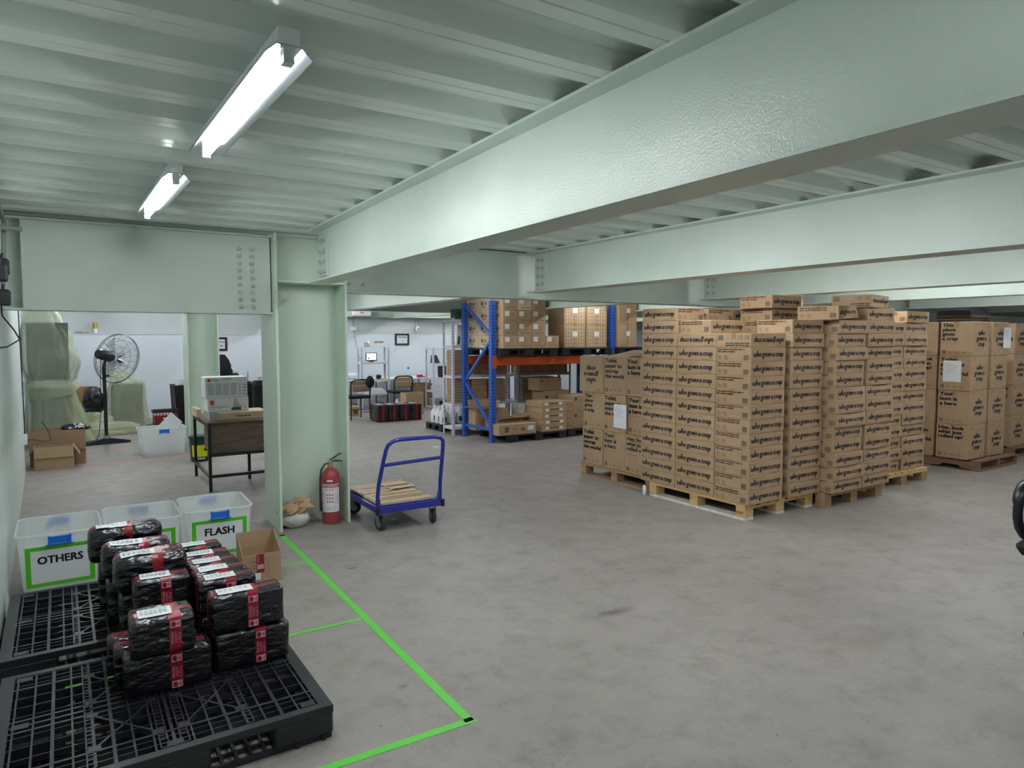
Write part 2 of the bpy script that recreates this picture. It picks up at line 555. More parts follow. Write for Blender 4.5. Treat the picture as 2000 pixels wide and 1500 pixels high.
# ---- steel frame: every member a thing of the setting
def ibeam(mb, p0, p1, zb, zt, bf, tf=0.012, tw=0.01):
    p0, p1 = Vector((*p0, 0)), Vector((*p1, 0))
    d = (p1 - p0).normalized()
    a = Vector((d.y, -d.x, 0))
    h = bf / 2
    for poly in ([(-h, zb), (h, zb), (h, zb + tf), (-h, zb + tf)], [(-h, zt - tf), (h, zt - tf), (h, zt), (-h, zt)],
                 [(-tw / 2, zb + tf), (tw / 2, zb + tf), (tw / 2, zt - tf), (-tw / 2, zt - tf)]):
        mb.prism(poly, p0, p1, a, (0, 0, 1))
    return mb
def bolt_mesh(ax):
    mb = MB()
    mb.lathe([(0.021, 0), (0.021, 0.004), (0.016, 0.004), (0.016, 0.016), (0.009, 0.017), (0.009, 0.026)], 6, axis=ax)
    return mb
BOLT = {}
def bolts(parent, pts, ax):
    ax = tuple(ax)
    for p in pts:
        if ax not in BOLT:
            BOLT[ax] = bolt_mesh(ax).build('bolt', 'bolt_steel')
            o = BOLT[ax]
        else:
            o = BOLT[ax].copy(); COL.objects.link(o)
        o.parent = parent
        o.location = p
def steel(name, label, mb, m='green_paint'):
    o = mb.build(name, m)
    o['kind'] = 'structure'
    o['label'] = label
    return o
# secondary beams (towards the viewer)
b1 = steel('steel_beam', 'large pale green steel beam overhead, nearest the viewer', ibeam(MB(), (1.435, -3.4), (1.715, 5.55), 2.07, DZ, 0.18))
BX = [(4.02, 0.22, 'second'), (6.52, 0.22, 'third'), (8.52, 0.22, 'fourth'), (11.25, 0.22, 'fifth'), (13.8, 0.22, 'sixth')]
beams = {}
for x, bf, nm in BX:
    beams[nm] = steel('steel_beam', 'pale green steel beam over the cartons, %s from the left' % nm,
                      ibeam(MB(), (x, -4.4), (x, 5.82), 2.085, DZ, bf))
    steel('steel_beam', 'far pale green steel beam behind the girder, %s from the left' % nm, ibeam(MB(), (x, 6.12), (x, 11.5), 2.1, DZ, bf))
    steel('steel_beam', 'rear pale green steel beam before the back wall, %s from the left' % nm, ibeam(MB(), (x, 11.75), (x, 15.5), 2.1, DZ, bf))
steel('steel_beam', 'far pale green steel beam behind the bolted column', ibeam(MB(), (1.72, 6.5), (1.72, 11.5), 2.1, DZ, 0.18))
# bolted splice plates
pl = MB().prism([(0, 0), (0.008, 0), (0.008, 0.3), (0, 0.3)], (1.692, 5.28, 2.115), (1.697, 5.5, 2.115), (1, 0, 0), (0, 0, 1)).build('splice_plate', 'green_paint', b1)
bolts(b1, [(1.692 + 0.002 * j, 5.34 + 0.09 * j, 2.15 + i * 0.08) for i in range(4) for j in range(2)], (-1, 0, 0))
for nm, x in (('second', 4.02), ('third', 6.52), ('fourth', 8.52)):
    p = MB().box(x - 0.016, x - 0.004, 5.62, 5.8, 2.12, 2.46).build('splice_plate', 'green_paint', beams[nm])
    bolts(beams[nm], [(x - 0.016, 5.67 + 0.08 * j, 2.17 + i * 0.08) for i in range(4) for j in range(2)], (-1, 0, 0))
# girders
gl = steel('steel_girder', 'deep pale green bolted girder over the left opening', ibeam(MB(), (-0.52, 6.0), (1.424, 6.0), 1.826, 2.47, 0.24, 0.014))
MB().box(-0.255, 1.412, 5.915, 5.935, 1.84, 2.455).build('web_plate', 'green_paint', gl)
MB().box(-0.27, -0.255, 5.885, 5.995, 1.84, 2.455).build('stiffener', 'green_paint', gl)
bolts(gl, [(1.17 + 0.095 * j, 5.915, 1.885 + i * 0.058) for i in range(9) for j in range(2)], (0, -1, 0))
gr = steel('steel_girder', 'pale green girder joining the column to the carton bays', ibeam(MB(), (2.03, 5.99), (17.2, 5.99), 2.03, DZ, 0.22))
MB().box(2.035, 2.33, 5.955, 5.985, 2.05, 2.44).build('splice_plate', 'green_paint', gr)
bolts(gr, [(2.1 + 0.13 * j, 5.955, 2.11 + i * 0.085) for i in range(4) for j in range(2)], (0, -1, 0))
steel('steel_girder', 'far pale green girder across the middle of the hall', ibeam(MB(), (-0.7, 11.62), (17.2, 11.62), 2.1, DZ, 0.2))
steel('steel_girder', 'rear pale green girder along the back wall', ibeam(MB(), (4.6, 15.4), (17.2, 15.4), 2.12, DZ, 0.2))
# columns
def column(x0, x1, y0, y1, label, m='green_paint_column'):
    mb = MB()
    mb.box(x0, x0 + 0.02, y0, y1, 0, DZ)
    mb.box(x1 - 0.02, x1, y0, y1, 0, DZ)
    ym = (y0 + y1) / 2
    o = mb.box(x0 + 0.02, x1 - 0.02, ym - 0.008, ym + 0.008, 0, DZ).build('steel_column', m)
    o['kind'] = 'structure'; o['label'] = label
    return o
c1 = column(1.424, 2.03, 5.815, 6.34, 'wide pale green H-section column beside the extinguisher')
MB().box(1.444, 2.01, 5.83, 6.07, 2.09, 2.105).build('stiffener', 'green_paint_column', c1)
column(1.47, 1.93, 11.4, 11.85, 'pale green column farther back behind the desk')
# floor tape
def strip(mb, p, q, w, z=0.0012):
    p, q = Vector((*p, z)), Vector((*q, z))
    d = (q - p).normalized(); a = Vector((-d.y, d.x, 0)) * w / 2
    return mb.add([p - a, q - a, q + a, p + a], [(0, 1, 2, 3)])
def floor_tape(label, segs, m='tape_green'):
    mb = MB()
    for p, q, w in segs:
        strip(mb, p, q, w)
    return tag(mb.build('floor_tape', m), label, 'tape', 'tape lines on the floor')
floor_tape('long green tape line running from the column towards the viewer', [((1.412, 5.74), (1.372, 2.47), 0.042)])
floor_tape('green tape line across the bottom, ending at the corner', [((1.40, 2.475), (-0.2, 2.50), 0.042)])
floor_tape('thin green tape line joining the long line beside the black parcels', [((1.36, 3.745), (-0.25, 3.74), 0.03)])
floor_tape('short thin green tape line beside the small open carton', [((1.37, 4.93), (0.75, 4.93), 0.026)])
floor_tape('green tape line along the foot of the column', [((1.44, 5.72), (0.9, 5.73), 0.04)])
floor_tape('thin red tape line behind the white tub', [((0.12, 11.45), (1.5, 11.75), 0.04)], 'tape_red')
floor_tape('thin red tape line in front of the open cartons', [((0.02, 10.1), (1.45, 10.45), 0.04)], 'tape_red')

# ---- fluorescent fixtures
def make_fixture():
    t = thing('batten_light', 'x', 'light')
    L = 0.61
    MB().box(-0.03, 0.03, -L, L, 0.008, 0.052).build('housing', 'fixture_white', t)
    mb = MB()
    for s in (-1, 1):
        pr = [(0.018, 0.006), (0.036, 0.006), (0.068, -0.022), (0.064, -0.024), (0.035, 0.002), (0.018, 0.002)]
        mb.prism([(s * a, b) for a, b in (pr if s > 0 else reversed(pr))], (0, -L, 0), (0, L, 0), (1, 0, 0), (0, 0, 1))
    mb.build('reflector', 'reflector', t)
    MB().tube([(0, -L + 0.04, -0.026), (0, L - 0.01, -0.026)], 0.0145, 8, caps=False).build('tube', 'tube_light', t, smooth=True)
    MB().box(-0.015, 0.015, -L + 0.002, -L + 0.038, -0.042, 0.006).build('socket', 'socket', t)
    MB().box(-0.015, 0.015, L - 0.01, L + 0.006, -0.042, 0.006).build('socket', 'socket', t)
    return t
fx = make_fixture()
fx.location = (0.527, 2.60, 2.437); fx.rotation_euler = (0, 0, math.radians(1.3))
fx['label'] = 'large lit fluorescent tube fixture nearest the viewer'
clone(fx, (0.455, 4.42, 2.437), math.radians(1.3), 'smaller lit fluorescent tube fixture in front of the bolted girder')
ROWS = ['nearest the front', 'second from the front', 'third from the front', 'behind the girder', 'before the back wall', 'closest to the back wall']
YS = [-0.8, 2.53, 4.27, 8.4, 12.8, 14.4]
for bi, (x, nm) in enumerate(((0.5, 'left bay'), (2.35, 'second bay'), (4.75, 'third bay'), (7.25, 'fourth bay'), (9.4, 'fifth bay'), (12.4, 'sixth bay'))):
    for yi, y in enumerate(YS):
        if bi == 0 and y in (2.53, 4.27):
            continue
        if bi == 5 and yi in (0, 2, 4):
            continue
        clone(fx, (x, y, 2.437), 0, 'lit fluorescent tube fixture hidden between beams, %s, %s' % (nm, ROWS[yi]))
clone(fx, (0.3, 10.1, 2.437), 0, 'lit fluorescent tube fixture added unseen above the back cartons to brighten the far column')  # two unseen fixtures added to brighten the far column and its bay
clone(fx, (2.7, 10.1, 2.437), 0, 'lit fluorescent tube fixture added unseen above the walkway to brighten the far column')
# ================================================================== CARTONS AND WOODEN PALLETS
R = random.Random(7)
# ---- wooden pallets
def wood_pallet(label, x0, y0, lx, ly, woods=('wood_pale', 'wood_pale', 'wood_pale'), group='wooden pallets'):
    top, blk, bot = woods
    t = thing('wooden_pallet', label, 'pallet', (x0, y0, 0), 0, group)
    xs = [0.0, 0.205, 0.34, 0.475, 0.61, 0.745, lx - 0.145]
    me = None
    for i, x in enumerate(xs):
        w = 0.145 if i in (0, len(xs) - 1) else 0.1
        MB().box(x, x + w, 0, ly, 0.122, 0.144).build('deck_board', top, t)
    for y in (0, ly / 2 - 0.05, ly - 0.1):
        MB().box(0, lx, y, y + 0.1, 0.1, 0.1215).build('cross_board', top, t)
    for x in (0, lx / 2 - 0.06, lx - 0.12):
        for y in (0, ly / 2 - 0.05, ly - 0.1):
            MB().box(x + 0.002, x + 0.118, y + 0.002, y + 0.098, 0.022, 0.0995).build('block', blk, t)
        MB().box(x, x + 0.12, 0, ly, 0.0, 0.0215).build('bottom_board', bot, t)
    return t
p1 = wood_pallet('pale wooden pallet with white-painted bottom boards at the near corner', 5.0, 3.95, 1.0, 1.2, ('wood_pale', 'wood_pale', 'wood_white'))
mb = MB()
for k in range(7):
    mb.quad((4.9985, 4.05 - 0.012 * k, 0.055), (0, -1, 0), (0, 0, 1), 0.004 if k % 2 else 0.008, 0.02)
mb.xf(lambda p: p - Vector((5.0, 3.95, 0)))
mb.build('stamp', 'ink_faint', p1)
wood_pallet('weathered wooden pallet second along the front row', 6.02, 3.84, 1.0, 1.2, ('wood_grey', 'wood_grey', 'wood_grey'))
wood_pallet('pale wooden pallet at the right end of the flat carton stacks', 7.26, 4.0, 1.0, 1.2, ('wood_pale', 'wood_grey', 'wood_grey'))
wood_pallet('grey wooden pallet under the large square cartons on the left', 5.1, 5.22, 1.0, 1.2, ('wood_grey', 'wood_grey', 'wood_grey'))
wood_pallet('wooden pallet hidden behind the near corner stacks', 6.15, 5.22, 1.0, 1.2, ('wood_grey', 'wood_grey', 'wood_grey'))
def stringer_pallet(label, x0, y0, lx, ly):
    t = thing('wooden_pallet', label, 'pallet', (x0, y0, 0), 0, 'wooden pallets')
    for y in [i * (ly - 0.1) / 6 for i in range(7)]:
        MB().box(0, lx, y, y + 0.1, 0.112, 0.13).build('deck_board', 'wood_red', t)
    pr = [(0, 0.02), (0.2, 0.02), (0.24, 0.055), (0.42, 0.055), (0.46, 0.02), (ly - 0.46, 0.02), (ly - 0.42, 0.055), (ly - 0.24, 0.055), (ly - 0.2, 0.02), (ly, 0.02), (ly, 0.111), (0, 0.111)]
    for x in (0, lx / 2 - 0.02, lx - 0.04):
        MB().prism(pr, (x, 0, 0), (x + 0.04, 0, 0), (0, 1, 0), (0, 0, 1)).build('stringer', 'wood_red', t)
    for y in (0, ly / 2 - 0.05, ly - 0.1):
        MB().box(0, lx, y, y + 0.1, 0, 0.0195).build('bottom_board', 'wood_red', t)
    return t
stringer_pallet('dark reddish wooden pallet under the right-hand square cartons', 9.24, 3.88, 1.04, 1.2)
stringer_pallet('dark wooden pallet at the far right edge', 10.75, 4.1, 1.04, 1.2)

# ---- carton bodies and prints
SL, SW, SH = 0.483, 0.383, 0.1265
def dent(seed):
    rr = random.Random(seed)
    cx, wd, am = rr.uniform(-0.15, 0.15), rr.uniform(0.1, 0.2), rr.uniform(0.012, 0.03)
    def f(p):
        p = Vector(p)
        if p.y < -SW / 2 + 0.1:
            t = max(0, (p.z - 0.045) / (SH - 0.045))
            k = math.exp(-((p.x - cx) / wd) ** 2) * t
            p.y += am * k * max(0, (-SW / 2 + 0.1 - p.y) / 0.1)
            p.z -= am * 0.35 * k
        return p
    return f
def grid_box(lx, ly, h, nx=6, ny=4, nz=4):
    bm = bmesh.new()
    mb = MB()
    def face(o, u, v, nu, nv):
        vs = [Vector(o) + Vector(u) * (i / nu) + Vector(v) * (j / nv) for j in range(nv + 1) for i in range(nu + 1)]
        fs = [(j * (nu + 1) + i, j * (nu + 1) + i + 1, (j + 1) * (nu + 1) + i + 1, (j + 1) * (nu + 1) + i) for j in range(nv) for i in range(nu)]
        mb.add(vs, fs)
    x, y = lx / 2, ly / 2
    face((-x, -y, 0), (lx, 0, 0), (0, 0, h), nx, nz)
    face((x, y, 0), (-lx, 0, 0), (0, 0, h), nx, nz)
    face((-x, y, 0), (0, -ly, 0), (0, 0, h), ny, nz)
    face((x, -y, 0), (0, ly, 0), (0, 0, h), ny, nz)
    face((-x, -y, h), (lx, 0, 0), (0, ly, 0), nx, ny)
    face((-x, y, 0), (lx, 0, 0), (0, -ly, 0), nx, ny)
    bm.free()
    return mb
E = 0.0012
def logo_print(flip=False):
    """long face (-y): big slanted wordmark with thin lines of small print"""
    mb = MB()
    o, ax, ay = Vector((-SL / 2, -SW / 2 - E, 0)), Vector((1, 0, 0)), Vector((0, 0, 1))
    if flip:
        o, ax, ay = Vector((SL / 2, -SW / 2 - E, SH)), Vector((-1, 0, 0)), Vector((0, 0, -1))
    vs, fs, w, h = wordmark_geo(['who gives a crap'])
    mb.add([o + ax * (0.03 + x * 0.415 / w) + ay * (0.027 + y * 0.073 / h) for x, y in vs], fs, 0)
    mb.quad(o + ax * 0.018 + ay * 0.112, ax, ay, 0.125, 0.0035, 1)
    mb.quad(o + ax * 0.018 + ay * 0.012, ax, ay, 0.055, 0.003, 1)
    mb.quad(o + ax * 0.31 + ay * 0.012, ax, ay, 0.125, 0.003, 1)
    return mb
JOKES = ['If you sneeze and no one hears it,\ndid it make a sound?', 'What do you call a locomotive\nwith a cold? Achoo choo train.']
def joke_print(side, j, flip=False):
    """short face: two lines of bold joke, small print and a bar code"""
    mb = MB()
    ax = Vector((0, -side * -1, 0)) if False else Vector((0, -1 if side < 0 else 1, 0))
    o = Vector((side * (SL / 2 + E), SW / 2 if side < 0 else -SW / 2, 0))
    ay = Vector((0, 0, 1))
    if flip:
        o = o + ax * SW + ay * SH; ax = -ax; ay = -ay
    mb.text(JOKES[j], o + ax * 0.016 + ay * 0.083, ax, ay, width=0.30 if j == 0 else 0.265, m=0, bold=0.035, line=0.95)
    for k in range(4):
        mb.quad(o + ax * (0.02 + 0.07 * (k % 2)) + ay * (0.04 - 0.02 * (k // 2)), ax, ay, 0.05, 0.004, 1)
        mb.quad(o + ax * (0.02 + 0.07 * (k % 2)) + ay * (0.05 - 0.02 * (k // 2)), ax, ay, 0.03, 0.004, 1)
    for k in range(11):
        mb.quad(o + ax * (0.305 + 0.0052 * k) + ay * 0.016, ax, ay, 0.0032 if k % 3 else 0.0022, 0.046, 2)
    return mb
BODY, LOGO, JOKE = [], {}, {}
def make_small(kind, j, flip, seed=None):
    """kind 0 plain; 1.. dented variants"""
    o = (chamfer_box(SL, SW, SH) if kind == 0 else grid_box(SL, SW, SH).xf(dent(seed))).build('printed_carton', 'kraft')
    lp = logo_print(flip)
    if kind:
        lp.xf(dent(seed))
    lp.build('wordmark', ['ink', 'ink_faint'], o, fix=False)
    joke_print(-1, j, flip).build('side_print', ['ink', 'ink_faint', 'ink_grey'], o, fix=False)
    joke_print(1, j, flip).build('side_print', ['ink', 'ink_faint', 'ink_grey'], o, fix=False)
    ta = MB().box(-SL / 2 - 0.0006, SL / 2 + 0.0006, -0.024, 0.024, SH - 0.0006, SH + 0.0004)
    for s in (-1, 1):
        xx = s * SL / 2
        ta.box(min(xx, xx + s * 0.0006), max(xx, xx + s * 0.0006), -0.024, 0.024, SH - 0.05, SH)
    ta.build('tape_strip', 'pack_tape', o)
    o.location = (0, 0, -50)
    return o
PROTO = {}
def small(kind, j, flip, seed=None):
    key = (kind, j, flip)
    if key not in PROTO:
        PROTO[key] = make_small(kind, j, flip, seed if seed is not None else 11 * kind + j)
        return PROTO[key]
    return clone(PROTO[key])
def put_small(x, y, z, rot, label, kind=0, j=0, flip=False, tilt=(0, 0), group='flat printed cartons on pallets'):
    o = small(kind, j, flip)
    o.location = (x, y, z)
    o.rotation_euler = (tilt[0], tilt[1], rot)
    tag(o, label, 'carton', group)
    return o
def stack(x, y, n, rot, desc, z0=0.1445, flips=(), dents=None, jit=0.008, lean=(0, 0), yaw=0.012, z_step=SH + 0.0008):
    for i in range(n):
        top = i == n - 1
        pos = nth(i)
        if n > 2 and top: pos = 'topmost'
        kind = (dents or {}).get(i, 0)
        lab = 'flat printed carton, %s in %s' % (pos, desc)
        put_small(x + R.uniform(-jit, jit) * 0.6 + lean[0] * i, y + R.uniform(-jit, jit) + lean[1] * i, z0 + i * z_step, rot + R.uniform(-yaw, yaw), lab,
                  kind, R.choice((0, 1)), i in flips)
H = -PI / 2
stack(5.185, 5.0375, 14, H, 'the tall stack against the square cartons', jit=0.001, yaw=0.003)
stack(5.185, 4.5475, 12, H, 'the left-facing stack next to the corner', flips=(11,), jit=0.001, yaw=0.003)
stack(5.235, 4.108, 12, 0, 'the front corner stack', flips=(11,), jit=0.004, yaw=0.004)
stack(5.795, 4.098, 13, 0, 'the stack just right of the corner stack', jit=0.012)
stack(6.29, 3.965, 13, 0, 'the crushed stack on the second pallet', dents={0: 0, 1: 1, 4: 2, 5: 3, 7: 2}, jit=0.014, lean=(0.003, 0.002))
stack(6.80, 3.965, 14, 0, 'the stack ending the second pallet', dents={2: 1, 4: 2, 5: 0, 7: 3}, jit=0.014, lean=(0.003, 0.002))
stack(7.52, 4.25, 13, 0, 'the half-hidden stack on the third pallet', jit=0.01)
stack(8.025, 4.25, 14, 0, 'the last stack before the right pile', dents={2: 1, 10: 3, 11: 2, 12: 1}, jit=0.012)
# stacks hidden behind, of which the tops show
stack(5.63, 5.0375, 14, H, 'the stack behind the tall left stack', jit=0.006)
stack(5.63, 4.5475, 12, H, 'the stack behind the left-facing stack', jit=0.006)
stack(6.11, 4.56, 14, 0, 'the second-row stack behind the corner', jit=0.006)
stack(6.64, 4.56, 14, 0, 'the second-row stack behind the crushed one', jit=0.006)
stack(6.11, 5.02, 14, 0, 'the third-row stack behind the corner', jit=0.006)
stack(6.66, 5.02, 14, 0, 'the third-row stack behind the crushed one', jit=0.006)
def lay(i):
    return 0.1445 + i * (SH + 0.0008)
put_small(5.275, 4.597, lay(12), 0.0, 'brightly lit flat carton lying alone on the left-facing stack', 0, 1)
put_small(6.05, 4.52, lay(14), 0.02, 'flat carton on top of the second-row stack, nearest the corner', 0, 0)
put_small(6.62, 4.9, lay(14), -0.03, 'shaded flat carton high under the third beam', 0, 0)
put_small(6.22, 3.99, lay(13) + 0.016, 0.2, 'tilted flat carton propped on top of the crushed stack', 2, 1, False, (0.0, -0.05))
put_small(6.78, 4.0, lay(14) + 0.002, 0.2, 'upside-down flat carton topping the stack at the second pallet end', 0, 0, True)
# ---- large square cartons
BA, BB, BH = 0.436, 0.372, 0.424
FACE = {'toilet': 'Toilet\npaper to\nuncrap\nthe world', 'bum': 'Your\nbum is\na hero', 'place': 'This\nplace\ngives\na crap', 'hey': 'Hey, look\nwhat just\nrolled up!'}
FW = {'toilet': 0.32, 'bum': 0.205, 'place': 0.185, 'hey': 0.30}
FH = {'toilet': 0.222, 'bum': 0.17, 'place': 0.222, 'hey': 0.165}
def big_logo(a, flip=False, y=None):
    mb = MB()
    o, ax, ay = Vector((-a / 2, y - E, 0)), Vector((1, 0, 0)), Vector((0, 0, 1))
    if flip:
        o, ax, ay = Vector((a / 2, y - E, BH)), Vector((-1, 0, 0)), Vector((0, 0, -1))
    vs, fs, w, h = wordmark_geo(['who', 'gives a', 'crap'])
    mb.add([o + ax * (0.085 + x * 0.265 / w) + ay * (0.1 + y * 0.225 / h) for x, y in vs], fs, 0)
    mb.quad(o + ax * 0.03 + ay * 0.395, ax, ay, 0.1, 0.006, 1)
    mb.quad(o + ax * 0.03 + ay * 0.375, ax, ay, 0.075, 0.006, 1)
    mb.quad(o + ax * 0.03 + ay * 0.02, ax, ay, 0.06, 0.004, 1)
    mb.quad(o + ax * 0.3 + ay * 0.02, ax, ay, 0.1, 0.004, 1)
    return mb
def big_text(kind, x, ymax):
    """text face looking along -x"""
    mb = MB()
    o, ax, ay = Vector((x - E, ymax, 0)), Vector((0, -1, 0)), Vector((0, 0, 1))
    mb.text(FACE[kind], o + ax * 0.02 + ay * (BH - 0.02 - FH[kind]), ax, ay, width=FW[kind], height=FH[kind], m=0, bold=0.045, line=0.95)
    if kind in ('bum', 'hey'):
        mb.quad(o + ax * 0.02 + ay * 0.205, ax, ay, 0.21, 0.0035, 1)
    for k in range(10):
        mb.quad(o + ax * (0.025 + 0.005 * k) + ay * 0.025, ax, ay, 0.003 if k % 3 else 0.002, 0.045, 2)
    for k in range(3):
        mb.quad(o + ax * (0.10 + 0.075 * k) + ay * 0.035, ax, ay, 0.05, 0.006, 1)
        mb.quad(o + ax * (0.10 + 0.075 * k) + ay * 0.05, ax, ay, 0.035, 0.006, 1)
    return mb
BIG = {}
def big(kind, flip_logo, label, x, y, z, rot=0.0, group='large square printed cartons'):
    key = (kind, flip_logo)
    if key not in BIG:
        o = chamfer_box(BA, BB, BH, 0.005).build('square_carton', 'kraft')
        big_logo(BA, flip_logo, -BB / 2).build('wordmark', ['ink', 'ink_faint'], o, fix=False)
        big_text(kind, -BA / 2, BB / 2).build('slogan', ['ink', 'ink_faint', 'ink_grey'], o, fix=False)
        MB().box(-BA / 2 - 0.0006, BA / 2 + 0.0006, -0.026, 0.026, BH - 0.001, BH + 0.0005).box(-BA / 2 - 0.0007, -BA / 2, -0.026, 0.026, BH - 0.075, BH).build('tape_strip', 'pack_tape', o)
        BIG[key] = o
    else:
        o = clone(BIG[key])
    o.location = (x, y, z)
    o.rotation_euler = (0, 0, rot)
    return tag(o, label, 'carton', group)
# left pile: faces look along -x; from far to near
px = 5.12 + BA / 2
ys = [6.413 - BB / 2, 6.036 - BB / 2, 5.66 - BB / 2]
rows = [('toilet', 'bum', 'hey'), ('place', 'toilet', 'bum'), ('logo', 'toilet', 'bum')]
cols = ('left end', 'middle', 'inner end')
levs = ('bottom row', 'middle row', 'top row')
for r, row in enumerate(rows):
    for c, k in enumerate(row):
        z = 0.1445 + r * (BH + 0.001)
        lab = 'large square carton, %s, %s of the left pile' % (levs[r], cols[c])
        if k == 'logo':
            big('toilet', True, lab, 5.12 + BB / 2, 6.477 - BA / 2, z, -PI / 2)
        else:
            big(k, False, lab, px + R.uniform(0, 0.012) + (0.02 if (r, c) == (1, 2) else 0), ys[c] + R.uniform(-0.001, 0.001), z, R.uniform(-0.003, 0.003))
        big('toilet', False, 'large square carton behind, %s, %s of the left pile' % (levs[r], cols[c]), px + 0.485, ys[c], z)
# loose flaps and a paper sheet on that pile
sheet = MB().box(-0.0015, 0, -0.105, 0.105, 0, 0.235)
for k in range(9):
    sheet.quad((-0.002, 0.08, 0.20 - 0.014 * k), (0, -1, 0), (0, 0, 1), (0.05 if k == 0 else R.uniform(0.1, 0.15)), 0.003, 1)
sheet.box(-0.0015, 0, -0.105, 0.105, -0.03, 0)
s1 = sheet.build('paper_sheet', ['paper', 'paper_grey'], None, (5.116, 5.745, 0.655), fix=False)
tag(s1, 'white paper sheet taped on the left pile of square cartons', 'paper', 'paper notices on cartons')
tag(MB().prism([(0, 0), (0.36, 0), (0.36, 0.004), (0, 0.004)], (5.14, 5.98, lay(0) + 3 * BH + 0.004), (5.52, 5.98, lay(0) + 3 * BH + 0.07), (0, -1, 0), (0, 0, 1)).build('carton_flap', 'kraft_pale'),
    'loose tan cardboard flap lying on top of the left pile', 'cardboard')
# right pile of square cartons (logo faces the viewer)
names = ['hey', 'bum', 'toilet', 'place']
for r in range(4):
    z = 0.1305 + r * (BH + 0.001)
    lv = ('bottom', 'second', 'third', 'top')[r]
    big(names[r], False, 'large square carton, %s layer, left front corner of the right pile' % lv, 9.21 + BA / 2 + R.uniform(-0.01, 0.01), 4.0 + BB / 2, z, R.uniform(-0.01, 0.01))
    big(names[r - 1], False, 'large square carton, %s layer, front middle of the right pile' % lv, 9.73 + BA / 2 + R.uniform(-0.01, 0.01), 4.0 + BB / 2, z, R.uniform(-0.01, 0.01))
    big(names[r - 2], False, 'large square carton, %s layer, left rear of the right pile' % lv, 9.23 + BA / 2, 4.41 + BB / 2, z, R.uniform(-0.01, 0.01))
    big(names[r - 2], False, 'large square carton, %s layer, rear middle of the right pile' % lv, 9.75 + BA / 2, 4.41 + BB / 2, z, 0)
    big(names[r - 1], False, 'large square carton, %s layer, front of the far right pile' % lv, 10.82 + BA / 2 + R.uniform(-0.01, 0.01), 4.18 + BB / 2, z, R.uniform(-0.01, 0.01))
    big(names[r], False, 'large square carton, %s layer, rear of the far right pile' % lv, 10.82 + BA / 2, 4.58 + BB / 2, z, R.uniform(-0.01, 0.01))
    if r < 3:
        big(names[r - 1], False, 'large square carton, %s layer, right front of the far right pile' % lv, 11.3 + BA / 2, 4.18 + BB / 2, z, 0)
s2 = s1.copy(); COL.objects.link(s2); s2.location = (9.192, 4.21, 1.115)
tag(s2, 'white paper sheet taped on the shaded side of the right pile', 'paper')
s3 = s1.copy(); COL.objects.link(s3); s3.location = (9.95 + 0.16, 3.992, 1.53); s3.rotation_euler = (0, 0, PI / 2)
tag(s3, 'white paper sheet taped near the top of the right pile', 'paper')
# bundle of flattened dark cartons on the right pile
zt = 0.1305 + 4 * (BH + 0.001)
bt = thing('flattened_carton_bundle', 'bundle of dark flattened cartons lying on the right pile', 'cardboard', (9.52, 4.25, zt))
for k in range(7):
    dx = R.uniform(-0.02, 0.02)
    MB().box(-0.25 + dx, 0.25 + dx, -0.18 + R.uniform(-0.02, 0.02), 0.2, 0.001 + k * 0.02, 0.001 + k * 0.02 + 0.0195).build('folded_sheet', 'black_matte' if k % 2 == 0 or k > 4 else 'kraft_dark', bt)
# square carton turned on its side behind
o = big('toilet', False, 'square carton turned on its side, high behind the right pile', 9.0, 5.35, 1.62, 0)
o.rotation_euler = (PI / 2, 0, 0); o.location = (8.98, 5.75, 1.892)
for k in range(4):
    big('bum', False, 'large square carton in the shaded column behind the right pile, %s' % nth(k), 8.98, 5.55, 0.0 + k * (BH + 0.001))

# scrap of white paper caught at the pallet corner
sp_ = MB()
for j in range(7):
    for i in range(8):
        a = 2 * PI * i / 8
        rr_ = 0.022 * (1 + 0.5 * noise.noise(Vector((a * 2, j * 0.9, 3)))) * (0.5 if j in (0, 6) else 1)
        sp_.v.append((rr_ * math.cos(a) * 0.6, rr_ * math.sin(a), 0.017 * j))
for j in range(6):
    for i in range(8):
        sp_.f.append((j * 8 + i, j * 8 + (i + 1) % 8, (j + 1) * 8 + (i + 1) % 8, (j + 1) * 8 + i)); sp_.m.append(0)
sp_.f += [tuple(range(7, -1, -1)), tuple(48 + i for i in range(8))]; sp_.m += [0, 0]
tag(sp_.build('paper_scrap', 'paper', None, (4.965, 5.19, 0.0)), 'small white paper scrap caught where two pallets meet', 'paper')
